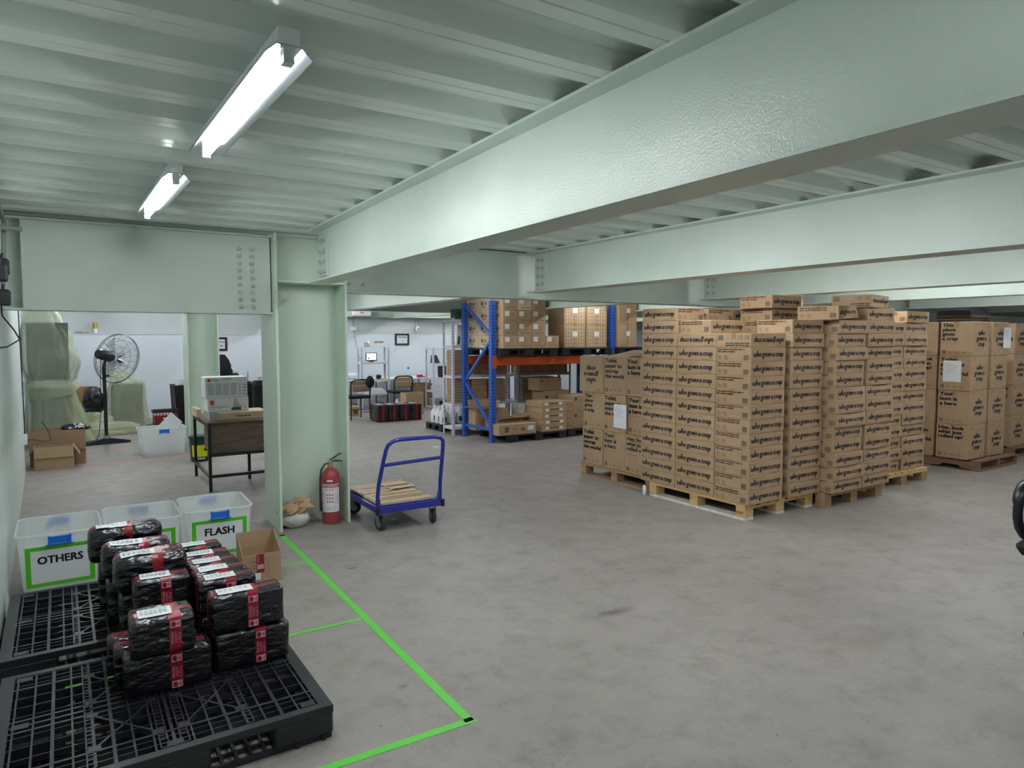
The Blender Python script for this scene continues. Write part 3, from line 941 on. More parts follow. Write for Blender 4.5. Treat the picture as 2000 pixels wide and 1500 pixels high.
# ================================================================== FOREGROUND LEFT
# ---- black moulded plastic pallets
def plastic_pallet(name, label, lx=1.14, ly=0.98, h=0.142):
    t = thing(name, label, 'pallet')
    g = MB()
    z0, z1 = h - 0.03, h
    w = 0.05
    # rim
    g.box(0, lx, 0, w * 0.7, z0, z1).box(0, lx, ly - w * 0.7, ly, z0, z1).box(0, w, w * 0.7, ly - w * 0.7, z0, z1).box(lx - w, lx, w * 0.7, ly - w * 0.7, z0, z1)
    zr = h - 0.0015
    # broad lattice: ribs along x and y
    for i in range(1, 24):
        yy = i * ly / 24
        if i % 2 == 0 or i < 5 or i > 19:
            g.box(w, lx - w, yy - 0.0022, yy + 0.0022, z0 + 0.005, zr - 0.001)
    for i in range(1, 18):
        xx = i * lx / 18
        ww = 0.0035 if i % 3 else 0.006
        g.box(xx - ww, xx + ww, w * 0.7, ly - w * 0.7, z0 + 0.002, zr)
    # heavy cross members and double ladder ribs
    for xx in (0.27 * lx, 0.47 * lx, 0.53 * lx, 0.73 * lx):
        g.box(xx - 0.016, xx - 0.011, w, ly - w, z0, h - 0.0005).box(xx + 0.011, xx + 0.016, w, ly - w, z0, h - 0.0005)
        for i in range(30):
            yy = w + i * (ly - 2 * w) / 30
            g.box(xx - 0.011, xx + 0.011, yy - 0.004, yy + 0.004, z0, h - 0.0005)
    for yy in (0.16 * ly, 0.455 * ly, 0.5 * ly, 0.545 * ly, 0.84 * ly):
        g.box(w, lx - w, yy - 0.006, yy + 0.006, z0, h - 0.0005)
    # crossed diagonals in four panels
    for (xa, xb) in ((0.28 * lx, 0.46 * lx), (0.54 * lx, 0.72 * lx)):
        for (ya, yb) in ((0.18 * ly, 0.44 * ly), (0.56 * ly, 0.82 * ly)):
            g.bar((xa, ya, h - 0.012), (xb, yb, h - 0.012), 0.009, 0.022)
            g.bar((xa, yb, h - 0.012), (xb, ya, h - 0.012), 0.009, 0.022)
            for cx, cy in ((xa, ya), (xb, yb), (xa, yb), (xb, ya)):
                g.box(cx - 0.02, cx + 0.02, cy - 0.015, cy + 0.015, h - 0.01, h - 0.0003)
    # solid pads at corners and edges
    for cx in (0.085, lx / 2, lx - 0.085):
        for cy in (0.065, ly / 2, ly - 0.065):
            if (cx, cy) == (lx / 2, ly / 2):
                continue
            g.box(cx - 0.028, cx + 0.028, cy - 0.02, cy + 0.02, z0, h - 0.0004)
    g.build('deck_grid', 'black_plastic', t)
    # nine feet
    for cx, fw in ((0.115, 0.23), (lx / 2, 0.22), (lx - 0.115, 0.23)):
        for cy, fd in ((0.095, 0.19), (ly / 2, 0.17), (ly - 0.095, 0.19)):
            mb = chamfer_box(fw, fd, z0 - 0.0245, 0.007)
            mb.xf(lambda p: p + Vector((cx, cy, 0.024)))
            f = mb.build('foot', 'black_plastic', t)
    # bottom frame with grid
    b = MB()
    for cy in (0.095, ly / 2, ly - 0.095):
        b.box(0.004, lx - 0.004, cy - 0.08, cy - 0.066, 0, 0.0235).box(0.004, lx - 0.004, cy + 0.066, cy + 0.08, 0, 0.0235)
        for i in range(1, 22):
            xx = i * lx / 22
            b.box(xx - 0.006, xx + 0.006, cy - 0.066, cy + 0.066, 0.003, 0.02)
        b.box(0.004, lx - 0.004, cy - 0.005, cy + 0.005, 0.003, 0.02)
    for cx in (0.09, lx / 2, lx - 0.09):
        b.box(cx - 0.06, cx - 0.045, 0.004, ly - 0.004, 0, 0.0235).box(cx + 0.045, cx + 0.06, 0.004, ly - 0.004, 0, 0.0235)
    b.build('base_grid', 'black_plastic', t)
    for cy in (0.012, ly - 0.012):
        # shallow ribs on the outer corner feet
        for k in range(4):
            MB().box(lx - 0.001, lx + 0.003, (0.02 if cy < 0.5 else ly - 0.17), (0.17 if cy < 0.5 else ly - 0.02), 0.035 + 0.018 * k, 0.043 + 0.018 * k).build('rib', 'black_plastic', t)
    return t
np_ = plastic_pallet('plastic_pallet', 'black plastic grid pallet nearest the viewer', 1.145, 1.0)
np_.location = (-0.30, 2.655, 0)
np_['group'] = 'black plastic pallets by the left wall'
fp_ = clone(np_, (-0.335, 3.84, 0), 0, 'black plastic grid pallet in front of the marked tubs')
fp_.rotation_euler = (0, 0, 0.012)
np_.rotation_euler = (0, 0, 0.008)

# ---- parcels wrapped in black film
def parcel(label, x0, x1, y0, y1, z0, z1, seed, group='black wrapped parcels on the pallets', r=0.022, lab=True, band=0.5, bands=(True, True), rot=0.0, shine=1.0, text=True, n=9):
    lx, ly, h = x1 - x0, y1 - y0, z1 - z0
    t = thing('wrapped_parcel', label, 'parcel', ((x0 + x1) / 2, (y0 + y1) / 2, z0), rot, group)
    off = Vector((seed * 3.7, seed * 1.3, 0))
    half = Vector((lx / 2, ly / 2, h / 2))
    inner = Vector([max(0.001, a - r) for a in half])
    def surf(p, out=0.0):
        """p on the box surface, centred -> rounded, slightly lumpy surface"""
        q = Vector([max(-inner[i], min(inner[i], p[i])) for i in range(3)])
        d = p - q
        d = d.normalized() if d.length > 1e-6 else Vector((0, 0, 1))
        nz = noise.noise(q * 9 + off) * 0.004 + noise.noise(q * 28 + off) * 0.0016
        w = q + d * (r + nz * shine + out)
        return Vector((w.x, w.y, max(w.z + h / 2, 0.0)))
    mb = MB()
    def face(o, u, v):
        o, u, v = Vector(o), Vector(u), Vector(v)
        vs = [surf(o + u * (i / n) + v * (j / n)) for j in range(n + 1) for i in range(n + 1)]
        fs = [(j * (n + 1) + i, j * (n + 1) + i + 1, (j + 1) * (n + 1) + i + 1, (j + 1) * (n + 1) + i) for j in range(n) for i in range(n)]
        mb.add(vs, fs)
    X, Y, Z = half
    # cluster grid lines near the edges so that the rounding holds
    def face2(o, u, v, lu, lv):
        def steps(L):
            e = min(0.45, r / L)
            return [0, e * 0.5, e] + [e + (1 - 2 * e) * k / (n - 4) for k in range(1, n - 4)] + [1 - e, 1 - e * 0.5, 1]
        su, sv = steps(lu), steps(lv)
        o, u, v = Vector(o), Vector(u), Vector(v)
        a, b = len(su), len(sv)
        mb.add([surf(o + u * i + v * j) for j in sv for i in su], [(j * a + i, j * a + i + 1, (j + 1) * a + i + 1, (j + 1) * a + i) for j in range(b - 1) for i in range(a - 1)])
    face2((-X, -Y, -Z), (2 * X, 0, 0), (0, 0, 2 * Z), lx, h)
    face2((X, Y, -Z), (-2 * X, 0, 0), (0, 0, 2 * Z), lx, h)
    face2((-X, Y, -Z), (0, -2 * Y, 0), (0, 0, 2 * Z), ly, h)
    face2((X, -Y, -Z), (0, 2 * Y, 0), (0, 0, 2 * Z), ly, h)
    face2((-X, -Y, Z), (2 * X, 0, 0), (0, 2 * Y, 0), lx, ly)
    face2((-X, Y, -Z), (2 * X, 0, 0), (0, -2 * Y, 0), lx, ly)
    bm = bmesh.new()
    me = bpy.data.meshes.new('film_wrap')
    me.from_pydata(mb.v, [], mb.f)
    bm.from_mesh(me)
    bmesh.ops.remove_doubles(bm, verts=bm.verts, dist=0.0002)
    bmesh.ops.recalc_face_normals(bm, faces=bm.faces)
    bm.to_mesh(me); bm.free()
    me.polygons.foreach_set('use_smooth', [True] * len(me.polygons))
    me.materials.append(M['wrap_black'])
    ob = bpy.data.objects.new('film_wrap', me); COL.objects.link(ob); ob.parent = t
    def ribbon(path, side, width, out, m, name, mats):
        """path: list of points on the box surface; ribbon of 'width' along 'side'"""
        rb = MB()
        side = Vector(side)
        vs = []
        for p in path:
            for s in (-0.5, 0, 0.5):
                vs.append(surf(Vector(p) + side * (s * width), out))
        k = len(path)
        rb.add(vs, [(i * 3 + j, i * 3 + j + 1, (i + 1) * 3 + j + 1, (i + 1) * 3 + j) for i in range(k - 1) for j in range(2)], m)
        return rb
    bx = -X + band * lx
    def lerp(a, b, k):
        return [Vector(a).lerp(Vector(b), i / k) for i in range(k + 1)]
    if bands[0]:
        path = lerp((bx, -Y, -Z), (bx, -Y, Z), 14) + lerp((bx, -Y, Z), (bx, Y, Z), 10)[1:]
        rb = ribbon(path, (1, 0, 0), 0.048, 0.0012, 0, 'fragile_tape', None)
        if text:
            yy = -Y - 0.0062
            zz = h - 0.012
            k = 0
            while zz > 0.03 and k < 3:
                # wine-glass symbol in a pale frame, then FRAGILE set upright along the tape
                o = Vector((bx - 0.020, yy, zz - 0.034))
                if o.z > 0.004:
                    rb.quad(o, (1, 0, 0), (0, 0, 1), 0.040, 0.030, 1)
                    rb.add([o + Vector(p) for p in ((0.004, -0.0004, 0.006), (0.018, -0.0004, 0.002), (0.021, -0.0004, 0.012), (0.018, -0.0004, 0.026), (0.004, -0.0004, 0.024))], [(0, 1, 2, 3, 4)], 0)
                    rb.quad(o + Vector((0.02, -0.0004, 0.0125)), (1, 0, 0), (0, 0, 1), 0.013, 0.003, 0)
                    rb.quad(o + Vector((0.032, -0.0004, 0.005)), (1, 0, 0), (0, 0, 1), 0.003, 0.018, 0)
                zz -= 0.052
                if zz - 0.052 > 0:
                    rb.text('FRAGILE', (bx - 0.008, yy, zz - 0.05), (0, 0, 1), (-1, 0, 0), width=0.05, height=0.011, m=1)
                    rb.quad((bx - 0.002, yy, zz - 0.05), (1, 0, 0), (0, 0, 1), 0.002, 0.045, 1)
                    rb.quad((bx + 0.004, yy, zz - 0.046), (1, 0, 0), (0, 0, 1), 0.0015, 0.036, 1)
                    rb.text('I-O-I', (bx + 0.02, yy, zz - 0.05), (0, 0, 1), (-1, 0, 0), width=0.042, height=0.01, m=1)
                zz -= 0.06
                k += 1
        rb.build('fragile_tape', ['fragile_red', 'fragile_pale'], t, fix=False)
    if bands[1]:
        path = lerp((-X, 0, -Z), (-X, 0, Z), 10) + lerp((-X, 0, Z), (X, 0, Z), 14)[1:] + lerp((X, 0, Z), (X, 0, -Z), 10)[1:]
        rb = ribbon(path, (0, 1, 0), 0.046, 0.0008, 0, 'side_tape', None)
        rb.build('side_tape', ['fragile_side', 'fragile_pale'], t, fix=False)
    if lab:
        w = min(0.15, lx * 0.52)
        path = lerp((-X + 0.05 * lx + 0.02, -0.1 * Y, Z), (-X + 0.05 * lx + 0.02 + w, -0.1 * Y, Z), 6)
        rb = ribbon(path, (0, 1, 0), min(0.1, ly * 0.62), 0.004, 0, 'shipping_label', None)
        zz = h + 0.0095
        for k in range(6):
            rb.quad((-X + 0.05 * lx + 0.03 + k * w / 7, -0.25 * Y, zz - 0.0035), (1, 0, 0), (0, 1, 0), w / 12, 0.3 * ly * 0.8, 1)
        rb.build('shipping_label', ['label_white', 'label_grey'], t, fix=False)
    return t
ZP = 0.143
parcel('black parcel at the front left, bottom of its stack', 0.135, 0.468, 3.14, 3.285, ZP, 0.312, 1, band=0.58, lab=False)
parcel('black parcel second row left, behind the front bottom one', 0.105, 0.44, 3.292, 3.41, ZP, 0.306, 2, lab=False, bands=(False, True))
parcel('black parcel third row left, jutting out at the side', 0.085, 0.43, 3.418, 3.54, ZP, 0.300, 3, lab=False, bands=(False, True))
parcel('small labelled black parcel on the front left stack', 0.16, 0.402, 3.11, 3.30, 0.314, 0.472, 4, band=0.68)
parcel('lower black parcel in the front right stack', 0.482, 0.812, 3.185, 3.32, ZP, 0.315, 5, band=0.6, lab=True)
parcel('upper black parcel in the front right stack', 0.472, 0.79, 3.18, 3.315, 0.322, 0.488, 6, band=0.56)
tops = [(3.43, 3.562), (3.57, 3.70), (3.712, 3.845), (3.87, 4.0), (4.06, 4.19)]
for i, (a, b) in enumerate(tops):
    parcel('black parcel in the right row, %s of the five labelled tops' % ('nearest', 'second', 'third', 'fourth', 'farthest')[i], 0.462 - 0.006 * i, 0.722 - 0.012 * i, a, b, 0.318, 0.482, 10 + i, band=0.55)
    parcel('black parcel under the %s labelled top in the right row' % ('nearest', 'second', 'third', 'fourth', 'farthest')[i], 0.47 - 0.004 * i, 0.73 - 0.012 * i, a, b, ZP, 0.312, 20 + i, lab=i == 0, text=False)
parcel('labelled black parcel behind the small front left one', 0.20, 0.446, 3.55, 3.70, 0.324, 0.50, 30, band=0.56)
parcel('black parcel supporting the second labelled one on the left', 0.19, 0.44, 3.548, 3.70, ZP, 0.312, 31, lab=False, text=False)
parcel('glossy bulging black parcel on the tall left stack', 0.13, 0.452, 3.73, 3.93, 0.395, 0.565, 32, r=0.035, band=0.6, shine=2.6, text=False)
parcel('black parcel under the glossy bulging one', 0.15, 0.44, 3.73, 3.93, ZP, 0.388, 33, lab=False, r=0.03, shine=2, text=False, bands=(False, False))
parcel('glossy black parcel between the two tall left ones', 0.095, 0.41, 4.0, 4.15, 0.395, 0.56, 34, r=0.03, band=0.6, shine=2.4, text=False)
parcel('black parcel under the middle tall left one', 0.11, 0.4, 4.0, 4.15, ZP, 0.388, 35, lab=False, r=0.03, text=False, bands=(False, False))
parcel('glossy black parcel at the back of the tall left row', 0.04, 0.395, 4.28, 4.47, 0.405, 0.585, 36, r=0.036, band=0.52, shine=2.8, text=False)
parcel('black parcel under the rearmost tall left one', 0.08, 0.385, 4.28, 4.47, ZP, 0.398, 37, lab=False, r=0.03, text=False, bands=(False, False))

# ---- translucent storage tubs
def tub(label, sign=None, clip=True, lx=0.47, ly=0.55, h=0.40, lid=False):
    t = thing('storage_tub', label, 'tub')
    bx, by = lx * 0.43, ly * 0.43                       # half sizes at base
    def ring(hx, hy, z, r, n=5):
        pts = []
        for cx, cy, a0 in ((hx - r, hy - r, 0), (-hx + r, hy - r, 90), (-hx + r, -hy + r, 180), (hx - r, -hy + r, 270)):
            for k in range(n + 1):
                a = math.radians(a0 + 90 * k / n)
                pts.append((cx + r * math.cos(a), cy + r * math.sin(a), z))
        return pts
    rings = [ring(bx - 0.004, by - 0.004, 0.0, 0.04), ring(bx, by, 0.012, 0.045), ring(lx / 2 - 0.012, ly / 2 - 0.012, h - 0.055, 0.06),
             ring(lx / 2 - 0.011, ly / 2 - 0.011, h - 0.052, 0.06)]
    mb = MB()
    n = len(rings[0])
    def loft(rs, closed_bottom=False):
        o = len(mb.v)
        for rg in rs:
            mb.v += rg
        for i in range(len(rs) - 1):
            for j in range(n):
                j2 = (j + 1) % n
                mb.f.append((o + i * n + j, o + i * n + j2, o + (i + 1) * n + j2, o + (i + 1) * n + j)); mb.m.append(0)
        if closed_bottom:
            mb.f.append(tuple(o + j for j in reversed(range(n)))); mb.m.append(0)
    loft(rings[:3] + [ring(lx / 2 - 0.010, ly / 2 - 0.010, h - 0.006, 0.06)], True)
    mb.build('shell', 'tub_plastic', t, smooth=True)
    mb = MB()
    a, b = lx / 2, ly / 2
    loft([ring(a - 0.010, b - 0.010, h - 0.018, 0.06), ring(a, b, h - 0.018, 0.065), ring(a + 0.002, b + 0.002, h - 0.004, 0.065), ring(a - 0.003, b - 0.003, h, 0.062), ring(a - 0.010, b - 0.010, h - 0.004, 0.06)])
    mb.build('rim', 'tub_plastic', t, smooth=True)
    if clip:
        for s in (-1, 1):
            c = MB()
            y = s * (ly / 2 + 0.004)
            c.box(-0.06, 0.06, min(y, y + s * 0.014), max(y, y + s * 0.014), h - 0.062, h - 0.018)
            c.box(-0.062, -0.05, min(y, y + s * 0.019), max(y, y + s * 0.019), h - 0.075, h - 0.012).box(0.05, 0.062, min(y, y + s * 0.019), max(y, y + s * 0.019), h - 0.075, h - 0.012)
            c.tube([(-0.075, y + s * 0.006, h - 0.07), (0.075, y + s * 0.006, h - 0.07)], 0.004, 6)
            c.build('clip', 'clip_blue', t)
    if sign:
        # paper sheet framed with green tape on the sloping front
        tilt = (ly / 2 - 0.012 - by) / (h - 0.067)
        def front(x, z, out=0.0):
            return Vector((x, -(by + (z - 0.012) * tilt) - 0.0012 - out, z))
        w2, z0, z1 = 0.165, 0.075, 0.305
        s_ = MB()
        s_.add([front(-w2, z0), front(w2, z0), front(w2, z1), front(-w2, z1)], [(0, 1, 2, 3)], 0)
        if sign.strip():
            vs, fs, w, hh = text_geo(sign, bold=0.035)
            sx = 0.245 / w if len(sign) > 5 else 0.2 / w
            s_.add([front(-w * sx / 2 + x * sx, 0.205 + y * sx * 1.05, 0.0008) for x, y in vs], fs, 1)
        s_.build('paper_sign', ['paper', 'ink'], t, fix=False)
        g = MB()
        tw = 0.02
        for xa, xb, za, zb in ((-w2 - tw, w2 + tw, z1 - 0.008, z1 + 0.016), (-w2 - tw, w2 + tw, z0 - 0.016, z0 + 0.008), (-w2 - tw, -w2 + 0.008, z0 - 0.016, z1 + 0.016), (w2 - 0.008, w2 + tw, z0 - 0.016, z1 + 0.016)):
            o = 0.0006 + 0.0004 * len(g.f) / 4
            g.add([front(xa, za, o), front(xb, za, o), front(xb, zb, o), front(xa, zb, o)], [(0, 1, 2, 3)])
        g.build('green_tape', 'tape_green_sheer', t, fix=False)
    return t
TG = 'translucent tubs with green-taped signs'
t1 = tub('translucent tub with blue clips and green-framed OTHERS sign', 'OTHERS'); t1.location = (-0.11, 5.42, 0); t1['group'] = TG
t2 = tub('translucent tub between the OTHERS and FLASH tubs', ' '); t2.location = (0.378, 5.46, 0); t2['group'] = TG
t3 = tub('translucent tub with blue clips and green-framed FLASH sign', 'FLASH'); t3.location = (0.865, 5.52, 0); t3['group'] = TG
t1.rotation_euler = (0, 0, 0.02); t3.rotation_euler = (0, 0, -0.02)

# ---- small open carton with fragile tape
t = thing('open_carton', 'small open brown carton with red fragile tape beside the tubs', 'carton', (1.02, 4.775, 0), -0.03)
lx, ly, h = 0.245, 0.235, 0.20
mb = MB()
for x0, x1, y0, y1, zz in ((-lx / 2, lx / 2, -ly / 2, -ly / 2 + 0.004, h), (-lx / 2, lx / 2, ly / 2 - 0.004, ly / 2, h), (-lx / 2, -lx / 2 + 0.004, -ly / 2 + 0.004, ly / 2 - 0.004, h), (lx / 2 - 0.004, lx / 2, -ly / 2 + 0.004, ly / 2 - 0.004, h)):
    mb.box(x0, x1, y0, y1, 0, zz)
mb.box(-lx / 2, lx / 2, -ly / 2, ly / 2, 0, 0.004)
mb.build('body', 'kraft', t)
MB().prism([(0, 0), (ly, 0), (ly * 0.9, 0.09), (ly * 0.8, 0.095), (0.01, 0.008)][:4], (-lx / 2, -ly / 2, h), (-lx / 2 + 0.003, -ly / 2, h), (0, 1, 0), (0, 0, 1)).build('flap', 'kraft_inner', t)
MB().prism([(0, 0), (lx, 0), (lx, 0.1), (0, 0.1)], (-lx / 2, ly / 2 - 0.003, h), (-lx / 2, ly / 2, h), (1, 0, 0), (0, 0, 1)).build('flap', 'kraft_inner', t)
MB().prism([(0, 0), (ly, 0), (ly, 0.1)], (lx / 2 - 0.003, -ly / 2, h), (lx / 2, -ly / 2, h), (0, 1, 0), (0, 0, 1)).build('flap', 'kraft', t)
pm = MB()
yy = -ly / 2 - 0.001
for x in (-0.075, -0.02, 0.03, 0.075):
    pm.quad((x, yy, 0.04), (1, 0, 0), (0, 0, 1), 0.0012, 0.125)
for z in (0.04, 0.09, 0.14, 0.165):
    pm.quad((-0.075, yy, z), (1, 0, 0), (0, 0, 1), 0.15, 0.0012)
for z in (0.06, 0.075, 0.105, 0.12, 0.15):
    pm.quad((-0.065, yy, z), (1, 0, 0), (0, 0, 1), 0.04, 0.005)
    pm.quad((0.04, yy, z), (1, 0, 0), (0, 0, 1), 0.006, 0.006)
pm.build('printed_table', 'ink_grey', t, fix=False)
fm = MB().quad((-0.035, yy - 0.0008, 0.075), (1, 0, 0), (0, 0, 1), 0.048, 0.125, 0)
fm.quad((-0.031, yy - 0.0012, 0.1), (1, 0, 0), (0, 0, 1), 0.04, 0.03, 1)
fm.text('FRAGILE', (-0.018, yy - 0.0012, 0.14), (0, 0, 1), (-1, 0, 0), width=0.052, height=0.011, m=1)
fm.build('fragile_tape', ['fragile_red', 'fragile_pale'], t, fix=False)
MB().quad((-0.06, yy - 0.0006, 0.03), (1, 0, 0), (0, 0, 1), 0.05, 0.045).build('shipping_label', 'label_white', t, fix=False)

# ================================================================== COLUMN FOOT: EXTINGUISHER, BAG, TROLLEY
t = thing('fire_extinguisher', 'red dry chemical fire extinguisher in clear plastic at the column', 'extinguisher', (1.885, 5.90, 0))
MB().lathe([(0.07, 0), (0.079, 0.006), (0.079, 0.40), (0.074, 0.44), (0.055, 0.472), (0.03, 0.488), (0.026, 0.50)], 28).build('cylinder', 'extinguisher_red', t, smooth=True)
lab = MB()
def cyl_pt(u, z, r=0.0797):
    a = -PI / 2 - 0.35 + u / 0.079
    return Vector((r * math.cos(a), r * math.sin(a), z))
def cyl_patch(u0, u1, z0, z1, m, r=0.0797):
    k = 10
    vs = []
    for i in range(k + 1):
        u = u0 + (u1 - u0) * i / k
        vs += [cyl_pt(u, z0, r), cyl_pt(u, z1, r)]
    lab.add(vs, [(2 * i, 2 * i + 2, 2 * i + 3, 2 * i + 1) for i in range(k)], m)
cyl_patch(-0.085, 0.085, 0.11, 0.355, 0)
cyl_patch(-0.085, 0.085, 0.325, 0.348, 1, 0.0801)
def cyl_text(txt, u, z, w, h, m):
    vs, fs, tw, th = text_geo(txt)
    lab.add([cyl_pt(u + x * w / tw, z + y * h / th, 0.0805) for x, y in vs], fs, m)
cyl_text('DRY CHEMICAL', -0.075, 0.329, 0.14, 0.014, 0)
cyl_text('FIRE SAFETY', -0.06, 0.30, 0.12, 0.014, 1)
for i in range(3):
    for j in range(3):
        cyl_patch(-0.035 + j * 0.022, -0.022 + j * 0.022, 0.255 - i * 0.03, 0.27 - i * 0.03, 2, 0.0801)
for i in range(14):
    cyl_patch(0.035, 0.075, 0.278 - i * 0.0075, 0.281 - i * 0.0075, 3, 0.0801)
    cyl_patch(-0.08, -0.048, 0.278 - i * 0.0075, 0.281 - i * 0.0075, 3, 0.0801)
for i in range(5):
    cyl_patch(-0.075, 0.05, 0.125 + i * 0.008, 0.1275 + i * 0.008, 3, 0.0801)
lab.build('instruction_label', ['paper', 'red', 'logo_orange', 'paper_grey'], t, fix=False)
lab = MB()
cyl_patch(-0.03, 0.02, 0.378, 0.394, 0)
lab.build('small_sticker', 'paper', t, fix=False)
MB().lathe([(0.022, 0.498), (0.024, 0.50), (0.024, 0.53), (0.014, 0.535), (0.014, 0.56)], 14).build('valve', 'brass', t, smooth=True)
MB().tube([(-0.01, 0, 0.555), (0.03, 0, 0.575), (0.07, -0.005, 0.60), (0.10, -0.01, 0.612)], [0.008, 0.008, 0.007, 0.005], 8).build('lever', 'black_metal', t, smooth=True)
MB().tube([(-0.01, 0, 0.54), (0.04, 0, 0.548), (0.085, -0.005, 0.545), (0.105, -0.01, 0.535)], [0.008, 0.008, 0.007, 0.005], 8).build('handle', 'black_metal', t, smooth=True)
MB().tube([(-0.015, 0, 0.53), (-0.05, 0, 0.525), (-0.085, -0.01, 0.48), (-0.098, -0.02, 0.4), (-0.1, -0.02, 0.25), (-0.095, -0.02, 0.12)], [0.009] * 5 + [0.013], 8).build('hose', 'black_metal', t, smooth=True)
bg = MB().lathe([(0.093, 0.004), (0.096, 0.05), (0.094, 0.2), (0.097, 0.38), (0.085, 0.46), (0.05, 0.53), (0.03, 0.58)], 20)
bg.xf(lambda p: Vector((p.x * (1 + 0.06 * noise.noise(p * 20)) - 0.008, p.y * (1 + 0.06 * noise.noise(p * 20)), p.z)))
bg.build('clear_cover', 'clear_bag', t, smooth=True)

# crumpled cement bag
t = thing('cement_bag', 'crumpled half-empty cement bag at the foot of the column', 'bag', (1.572, 5.925, 0))
def blob(sx, sy, z0, z1, amp, sq, seed, top=1.0):
    mb = MB(); nu, nv = 28, 12
    for j in range(nv + 1):
        v = j / nv
        for i in range(nu):
            a = 2 * PI * i / nu
            rr = (math.sin(PI * (0.06 + 0.9 * v))) ** sq
            p = Vector((sx * rr * math.cos(a), sy * rr * math.sin(a), z0 + (z1 - z0) * v))
            k = 1 + amp * noise.noise(Vector((p.x * 14 + seed, p.y * 14, p.z * 14))) + amp * 0.8 * noise.noise(Vector((p.x * 34 + seed, p.y * 34, p.z * 34)))
            p.x *= k; p.y *= k
            p.z = max(z0, p.z + amp * 0.06 * noise.noise(p * 22))
            mb.v.append(tuple(p))
    for j in range(nv):
        for i in range(nu):
            i2 = (i + 1) % nu
            mb.f.append((j * nu + i, j * nu + i2, (j + 1) * nu + i2, (j + 1) * nu + i)); mb.m.append(0)
    mb.f.append(tuple(range(nu - 1, -1, -1))); mb.f.append(tuple(nv * nu + i for i in range(nu))); mb.m += [0, 0]
    return mb
b = blob(0.125, 0.1, 0.0, 0.16, 0.18, 0.5, 1)
b.build('white_sack', 'cement_white', t, smooth=True)
b = blob(0.135, 0.1, 0.0, 0.15, 0.4, 0.55, 5)
b.xf(lambda p: Vector((p.x, p.y - 0.012, p.z * (0.8 + 0.5 * max(0, (p.x + 0.1) * 3)) + 0.10 + 0.05 * p.x)))
b.build('brown_paper', 'cement_paper', t, smooth=False)

# ---- platform trolley
t = thing('platform_trolley', 'blue platform trolley with tall handle beside the column', 'trolley', (2.095, 5.33, 0), math.radians(-0.5))
L, W = 0.60, 0.86
mb = MB()
z0, z1 = 0.165, 0.215
mb.box(0, L, 0, 0.03, z0, z1).box(0, L, W - 0.03, W, z0, z1).box(0, 0.03, 0.03, W - 0.03, z0, z1).box(L - 0.03, L, 0.03, W - 0.03, z0, z1)
mb.box(0.03, L - 0.03, 0.03, W - 0.03, z1 - 0.02, z1 - 0.008)
for y in (0.3, 0.56):
    mb.box(0.03, L - 0.03, y, y + 0.03, z0 + 0.005, z1 - 0.02)
mb.build('platform', 'trolley_blue', t)
for x in (0, L):
    for y in (0, W):
        MB().tube([(x, y, z0 - 0.006), (x, y, z1 + 0.006)], 0.017, 10).build('corner_bumper', 'black_metal', t, smooth=True)
path = [(0.012, 0.03, 0.19), (0.012, 0.03, 0.30), (0.018, 0.02, 0.40), (0.045, -0.02, 0.60), (0.06, -0.045, 0.70), (0.075, -0.055, 0.745), (0.11, -0.065, 0.775), (0.16, -0.068, 0.787),
        (L - 0.13, -0.068, 0.787), (L - 0.06, -0.065, 0.778), (L - 0.022, -0.055, 0.75), (L - 0.016, -0.045, 0.70), (L - 0.012, -0.02, 0.60), (L - 0.012, 0.02, 0.40), (L - 0.012, 0.03, 0.30), (L - 0.012, 0.03, 0.19)]
hd = MB().tube(path, 0.017, 12).build('handle', 'trolley_blue', t, smooth=True)
MB().tube([(0.045, -0.02, 0.575), (L - 0.012, -0.02, 0.595)], 0.015, 10).build('cross_bar', 'trolley_blue', t, smooth=True)
MB().tube([(0.02, 0.028, 0.225), (L - 0.02, 0.028, 0.225)], 0.006, 8).build('pivot_rod', 'trolley_blue', t, smooth=True)
for x in (0.006, L - 0.03):
    MB().prism([(0, 0), (0.05, 0), (0.04, 0.07), (0.012, 0.07)], (x, 0.008, z1), (x + 0.024, 0.008, z1), (0, 1, 0), (0, 0, 1)).build('bracket', 'trolley_blue', t)
MB().box(L - 0.14, L - 0.07, -0.0885, -0.0855, 0.70, 0.708).build('label_strip', 'paper', hd)
def caster(x, y, swivel):
    w = MB().lathe([(0.045, -0.016), (0.06, -0.014), (0.064, -0.008), (0.064, 0.008), (0.06, 0.014), (0.045, 0.016)], 22, (x, y, 0.064), axis=(math.cos(swivel), math.sin(swivel), 0)).build('wheel', 'rubber', t, smooth=True)
    MB().lathe([(0.034, -0.0175), (0.036, 0.0), (0.034, 0.0175)], 16, (x, y, 0.064), axis=(math.cos(swivel), math.sin(swivel), 0)).build('hub', 'steel', w, smooth=True)
    f = MB()
    ax = Vector((math.cos(swivel), math.sin(swivel), 0))
    fw = Vector((-ax.y, ax.x, 0))
    c = Vector((x, y, 0))
    for s in (-1, 1):
        f.bar(c + ax * (s * 0.024) + Vector((0, 0, 0.055)), c + ax * (s * 0.024) + fw * 0.01 + Vector((0, 0, 0.15)), 0.004, 0.04, up=fw)
    f.bar(c - ax * 0.03 + fw * 0.01 + Vector((0, 0, 0.153)), c + ax * 0.03 + fw * 0.01 + Vector((0, 0, 0.153)), 0.05, 0.012)
    f.build('fork', 'steel', t)
caster(0.055, 0.09, 0.25); caster(L - 0.06, 0.08, -0.1); caster(0.06, W - 0.1, 0.9); caster(L - 0.06, W - 0.1, 0.1)
